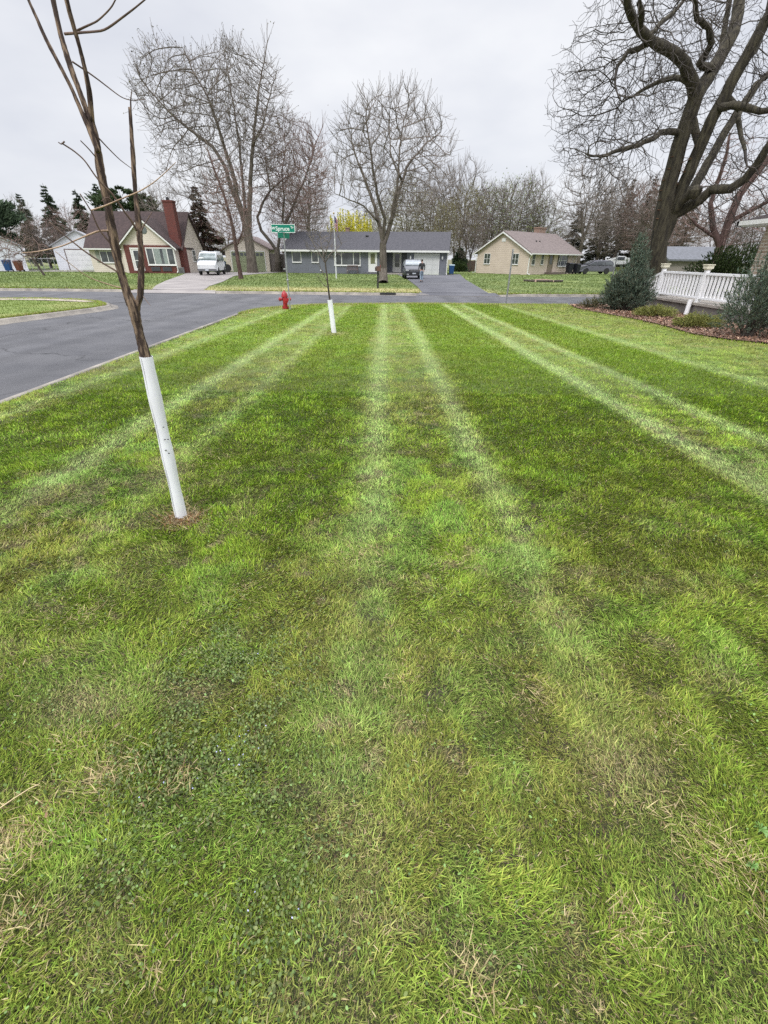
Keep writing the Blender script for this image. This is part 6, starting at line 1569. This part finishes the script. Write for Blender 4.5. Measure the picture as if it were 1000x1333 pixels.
    jn = [([((0, 0, .98), (.150, .112)), ((0, 0, .90), (.152, .112))], None), ([((.09, 0, .84), .098), ((.10, .06, .68), .092), ((.10, .10, .50), .074), ((.10, .06, .30), .068), ((.10, .025, .10), .062)], 1),
          ([((-.09, 0, .84), .098), ((-.10, -.03, .68), .092), ((-.10, -.04, .50), .074), ((-.10, -.155, .31), .068), ((-.10, -.25, .14), .060)], 1)]
    skin_mesh('jeans', jn, N, h)
    SH = mat('shoe', (.05, .05, .055), .6)
    for c, t in (((.105, .09, .035), 0), ((-.105, -.205, .05), rad(-22))):
        b = MB(); bmesh.ops.create_uvsphere(b.bm, u_segments=12, v_segments=8, radius=1, matrix=Matrix.Diagonal((.052, .145, .048, 1))); o = b.done('shoe', SH, h, smooth=True); o.location = c; o.rotation_euler = (t, 0, 0)
person()
# ------------------------------------------------------------------ saplings
SLV = mat('tree_guard_white', (.80, .81, .85), .45, col2=(.66, .66, .68), scale=9, stretch=(1, 1, .3), lo=.45, hi=.8)
def bark_rough():
    m = mat('sapling_bark', (.26, .185, .125), .95, col2=(.045, .030, .024), scale=60, detail=6, bump=1.0, bscale=75, stretch=(1, 1, .16), lo=.36, hi=.54, bdist=.008); return m
PALE = mat('peeled_twig', (.46, .33, .22), .7, col2=(.30, .20, .14), scale=12)
def near_sapling():
    g = G(237, 673.5); Y = g.y
    h = empty('young_tree', 'near leaning young tree with white trunk guard and forked ragged stems', 'young tree', (g.x, g.y, 0), 0)
    L = lambda pts, dy=0, y0=0: [A(px, py, Y + y0 + dy * i / max(1, len(pts) - 1)) - g for i, (px, py) in enumerate(pts)]
    # guard sleeve: open cylinder with slight oval
    a0, a1 = L([(237, 677), (190, 464)]); b = MB(); d = (a1 - a0)
    n = 28; rings = []
    u = d.normalized().orthogonal().normalized(); w_ = d.normalized().cross(u)
    N = 14
    for k in range(N + 1):
        c = a0 + d * k / N; rr = .0405 + .0025 * math.sin(k * 1.3); rings.append([b.bm.verts.new(c + (u * math.cos(2 * PI * j / n) + w_ * math.sin(2 * PI * j / n)) * rr) for j in range(n)])
    top2 = [b.bm.verts.new(v.co * 1.0 + (a1 - v.co) * .09 ) for v in rings[-1]]; low = [b.bm.verts.new(v.co - d.normalized() * .05) for v in top2]
    for A_, B_ in zip(rings, rings[1:]):
        for j in range(n): b._face([A_[j], A_[(j + 1) % n], B_[(j + 1) % n], B_[j]])
    for j in range(n): b._face([rings[-1][j], rings[-1][(j + 1) % n], top2[(j + 1) % n], top2[j]]); b._face([top2[j], top2[(j + 1) % n], low[(j + 1) % n], low[j]])
    slv = b.done('trunk_guard', SLV, h, smooth=True)
    b = MB()
    for px, py in ((215, 572), (216, 586), (219, 572), (213, 556), (220, 590)):
        p = A(px, py, Y - .043) - g; b.box(p.x - .006, p.x + .004, p.y - .003, p.y + .002, p.z - .003, p.z + .002)
    b.done('scuff_marks', DARK, slv)
    b = MB(); P0, P1 = L([(233, 674), (187.5, 465)]); b.tube([P0 + Vector((.0, -.040, 0)), P1 + Vector((.0, -.0375, 0))], .0022, 6); b.done('seam', mat('guard_seam', (.50, .50, .52), .6), slv, smooth=True)
    def stem(name, pts, radii, dy=0, y0=0, m=None, n=12, rough=.12, wob=0.0):
        P = L(pts, dy, y0); Q = []; RR = []
        for i in range(len(P) - 1):
            k = max(2, int((P[i + 1] - P[i]).length / .014)) if radii[0] > .012 else 5
            for j in range(k):
                t = j / k; Q.append(P[i].lerp(P[i + 1], t)); RR.append(radii[i] + (radii[i + 1] - radii[i]) * t)
        Q.append(P[-1]); RR.append(radii[-1])
        # smooth the path
        for _ in range(3): Q = [Q[0]] + [(Q[i - 1] + Q[i] * 2 + Q[i + 1]) / 4 for i in range(1, len(Q) - 1)] + [Q[-1]]
        V = []; Fq = []; u = None
        ph = [random.uniform(0, 6.28) for _ in range(6)]
        for i, p in enumerate(Q):
            d = (Q[min(i + 1, len(Q) - 1)] - Q[max(i - 1, 0)]).normalized(); u = d.orthogonal().normalized() if u is None else (u - d * u.dot(d)).normalized(); w2 = d.cross(u)
            for k in range(n):
                a = 2 * PI * k / n; r = RR[i] * (1 + rough * (math.sin(a * 5 + ph[0] + i * .11) * .5 + math.sin(a * 9 + i * .23 + ph[1]) * .5 + random.uniform(-.6, .6)) + rough * .6 * math.sin(i * .31 + ph[2]))
                V.append(p + (u * math.cos(a) + w2 * math.sin(a)) * r)
        for i in range(len(Q) - 1):
            for k in range(n): Fq.append((i * n + k, i * n + (k + 1) % n, (i + 1) * n + (k + 1) % n, (i + 1) * n + k))
        e = len(Q) - 1; V += [Q[0], Q[-1]]; T = [(len(V) - 2, (k + 1) % n, k) for k in range(n)] + [(len(V) - 1, e * n + k, e * n + (k + 1) % n) for k in range(n)]
        return np_obj(name, [tuple(v) for v in V], [np.array(Fq), np.array(T)], m or BARK, h, smooth=True)
    BARK = bark_rough()
    trunk = stem('trunk', [(191, 470), (187, 455), (183, 440), (179, 425), (176, 410), (172, 396), (166, 384), (161, 368), (155, 345), (150, 322), (147, 305), (143, 280), (136, 245), (131, 224), (128, 200), (125, 180), (119, 160), (118, 148)],
                  [.029, .028, .027, .027, .029, .026, .023, .0215, .021, .021, .021, .020, .0185, .018, .017, .0165, .015, .013], 0, 0, None, 20, .17)
    stem('stem', [(176, 414), (179, 398), (183, 385), (184, 362), (184, 340), (183, 318), (181, 298), (179, 275), (176, 250), (174, 220), (172, 185), (170, 155), (169, 140)], [.020, .018, .0165, .016, .016, .015, .0145, .0125, .0115, .0105, .0095, .009, .008], .12, 0, None, 16, .16)
    stem('leader_twig', [(170.5, 145), (170, 130), (172, 115)], [.004, .003, .0012], .02, .12)
    stem('stem', [(120, 165), (106, 125), (92, 88), (80, 48), (70, 5), (62, -40), (54, -90)], [.0125, .012, .0115, .011, .0105, .010, .009], .10, 0, None, 14, .13)
    stem('stem', [(120, 160), (117, 122), (112, 95), (104, 62), (96, 35), (87, 2), (80, -40), (76, -90)], [.012, .0105, .0095, .009, .0085, .008, .0075, .007], -.12, 0, None, 14, .13)
    stem('stem', [(128, 198), (118, 172), (104, 140), (92, 112), (75, 80), (60, 52), (47, 22), (36, -2), (20, -50)], [.012, .011, .0098, .0085, .0078, .0072, .0068, .0065, .006], .06, -.03, None, 12, .13)
    def tw(pts, r0, r1, dy=0, y0=0, pale=False):
        rr = [r0 + (r1 - r0) * i / (len(pts) - 1) for i in range(len(pts))]; stem('twig', pts, rr, dy, y0, PALE if pale else TWB, 7, .08)
    TWB = mat('sapling_twig', (.17, .115, .085), .85, col2=(.09, .06, .05), scale=20)
    tw([(84, 44), (110, 42), (136, 40), (160, 22), (176, 10), (195, -6)], .0052, .0026, -.1, -.05)
    tw([(100, 40), (112, 34), (126, 28), (138, 17), (146, 8), (153, -6)], .0045, .0024, -.1, -.04)
    tw([(94, 80), (112, 92), (130, 105), (158, 127), (172, 131), (189, 129)], .0040, .0015, .2)
    tw([(127, 178), (140, 192), (156, 208), (171, 219)], .0036, .0016, .15)
    tw([(126, 206), (116, 194), (105, 183)], .0035, .0025, -.1)
    tw([(158, 360), (152, 353), (138, 345), (125, 337), (110, 327), (95, 315), (80, 303), (64, 289)], .0058, .0028, -.15)
    tw([(150, 335), (145, 318), (138, 310), (130, 300), (124, 288), (120, 277), (112, 264), (104, 252)], .0055, .0030, -.1)
    tw([(178, 300), (172, 288), (163, 277), (155, 265), (146, 252), (135, 242), (124, 229), (110, 208), (96, 196), (80, 186)], .0062, .0030, -.2)
    tw([(84, 184), (80, 188), (76, 185)], .0035, .002, 0, -.2)
    tw([(118, 274), (134, 269), (148, 263), (162, 257), (180, 250), (200, 238), (218, 222), (229, 211)], .0042, .0015, -.15, -.04, True)
    tw([(150, 300), (129, 300), (114, 306), (100, 312), (82, 320), (62, 325), (45, 328), (28, 329)], .0048, .0022, -.2, 0, True)
    tw([(164, 376), (150, 373), (138, 369), (125, 365), (112, 359), (100, 350), (86, 339), (72, 327)], .0036, .0015, -.2, 0, True)
    tw([(183, 302), (188, 292), (193, 284), (198, 276)], .0045, .002, .05, .05)
    tw([(182, 380), (188, 388), (196, 398)], .0030, .0012, -.1, .05)
    tw([(147, 262), (139, 256), (132, 262)], .003, .002, -.06)
near_sapling()
def far_sapling():
    g = G(435, 433); Y = g.y; h = empty('young_tree', 'farther young tree with white trunk guard and thin twiggy crown', 'young tree', g, 0)
    P = lambda px, py, y=0: A(px, py, Y + y) - g
    b = MB(); b.tube([P(435, 434.5), P(429.5, 390.5)], .064, 16); b.done('trunk_guard', SLV, h, smooth=True)
    t = Tree(77); rg = t.rng
    t.limb([tuple(P(430, 396)), tuple(P(428, 380)), tuple(P(426, 360)), tuple(P(423.5, 342)), tuple(P(422, 334))], .12, r0=.024, r1=.017, wob=.04)
    for pts, dy in (([(424, 345), (416, 330), (408, 316), (402, 304)], .2), ([(422, 334), (427, 320), (431, 306), (434, 298)], -.2), ([(422, 336), (418, 318), (417, 302)], .3), ([(423, 340), (433, 328), (445, 318)], .1), ([(427, 368), (422, 358), (418, 350)], -.1), ([(427.5, 375), (419, 368), (414, 360)], -.3)):
        t.limb([tuple(P(x, y, dy * i / 2)) for i, (x, y) in enumerate(pts)], .10, 1, .08, .014, .005)
    c0 = P(421, 318); t.colonise(blob(rg, 260, tuple(c0), (.50, .45, .42)), .09, .8, .16, maxn=900, wob=.2); t.twigs(2, .18, 2, .6, .2)
    pr = np.array(t.P); par = np.array(t.par)
    root = t.build('tmp', 'x', BK_DARK, TW_GREY, .024, .0035, .012, (0, 0, 0), flare=1.0)
    for c in list(root.children): c.parent = h
    bpy.data.objects.remove(root)
far_sapling()
def yard_tree():
    g = G(58, 358.5); Y = g.y; t = Tree(78); rg = t.rng
    P = lambda px, py, y=0: tuple(A(px, py, Y + y))
    t.limb([tuple(g), P(52, 350), P(46, 340), P(38, 331), P(28, 326)], .3, r0=.10, r1=.06, wob=.04)
    for pts, dy in (([(46, 340), (34, 334), (18, 328), (2, 322)], 1), ([(38, 331), (30, 320), (15, 312), (-5, 308)], -1), ([(46, 340), (52, 330), (50, 318), (42, 308)], .8), ([(30, 326), (20, 318), (5, 315)], .6)):
        t.limb([P(x, y, dy * i / 3) for i, (x, y) in enumerate(pts)], .3, 1, .08, .05, .02)
    t.colonise(np.concatenate([ell(-30, 62, 304, 342, Y, 1.8, 900, rg)]), .26, 2.2, .42, maxn=2600, wob=.25, trop=(0, 0, 0)); t.twigs(3, .6, 2, .8, 0)
    t.build('ornamental_tree', 'small leaning ornamental tree on the far-left lawn', BK_DARK, TW_RED, .11, .010, .035, tuple(g))
yard_tree()
# small shrubs and twiggy understory by houses
for px, Y, w_, hh, lb, cols in ((598, 76, 1.0, 1.4, 'dark evergreen bush right of the blue recycling bin', YEW), (284, 60, .8, 1.6, 'dark bush behind the rear of the white van', YEW)):
    p = A(px, 350, Y); shrub('bush', lb, (p.x, Y), [(0, 0, hh * .5, w_, w_ * .8, hh * .55)], 6000, .10, cols, 4, 300 + px, up=.6, aspect=.5)
print('objects', len(bpy.data.objects), 'polys', sum(len(o.data.polygons) for o in bpy.data.objects if o.type == 'MESH'))
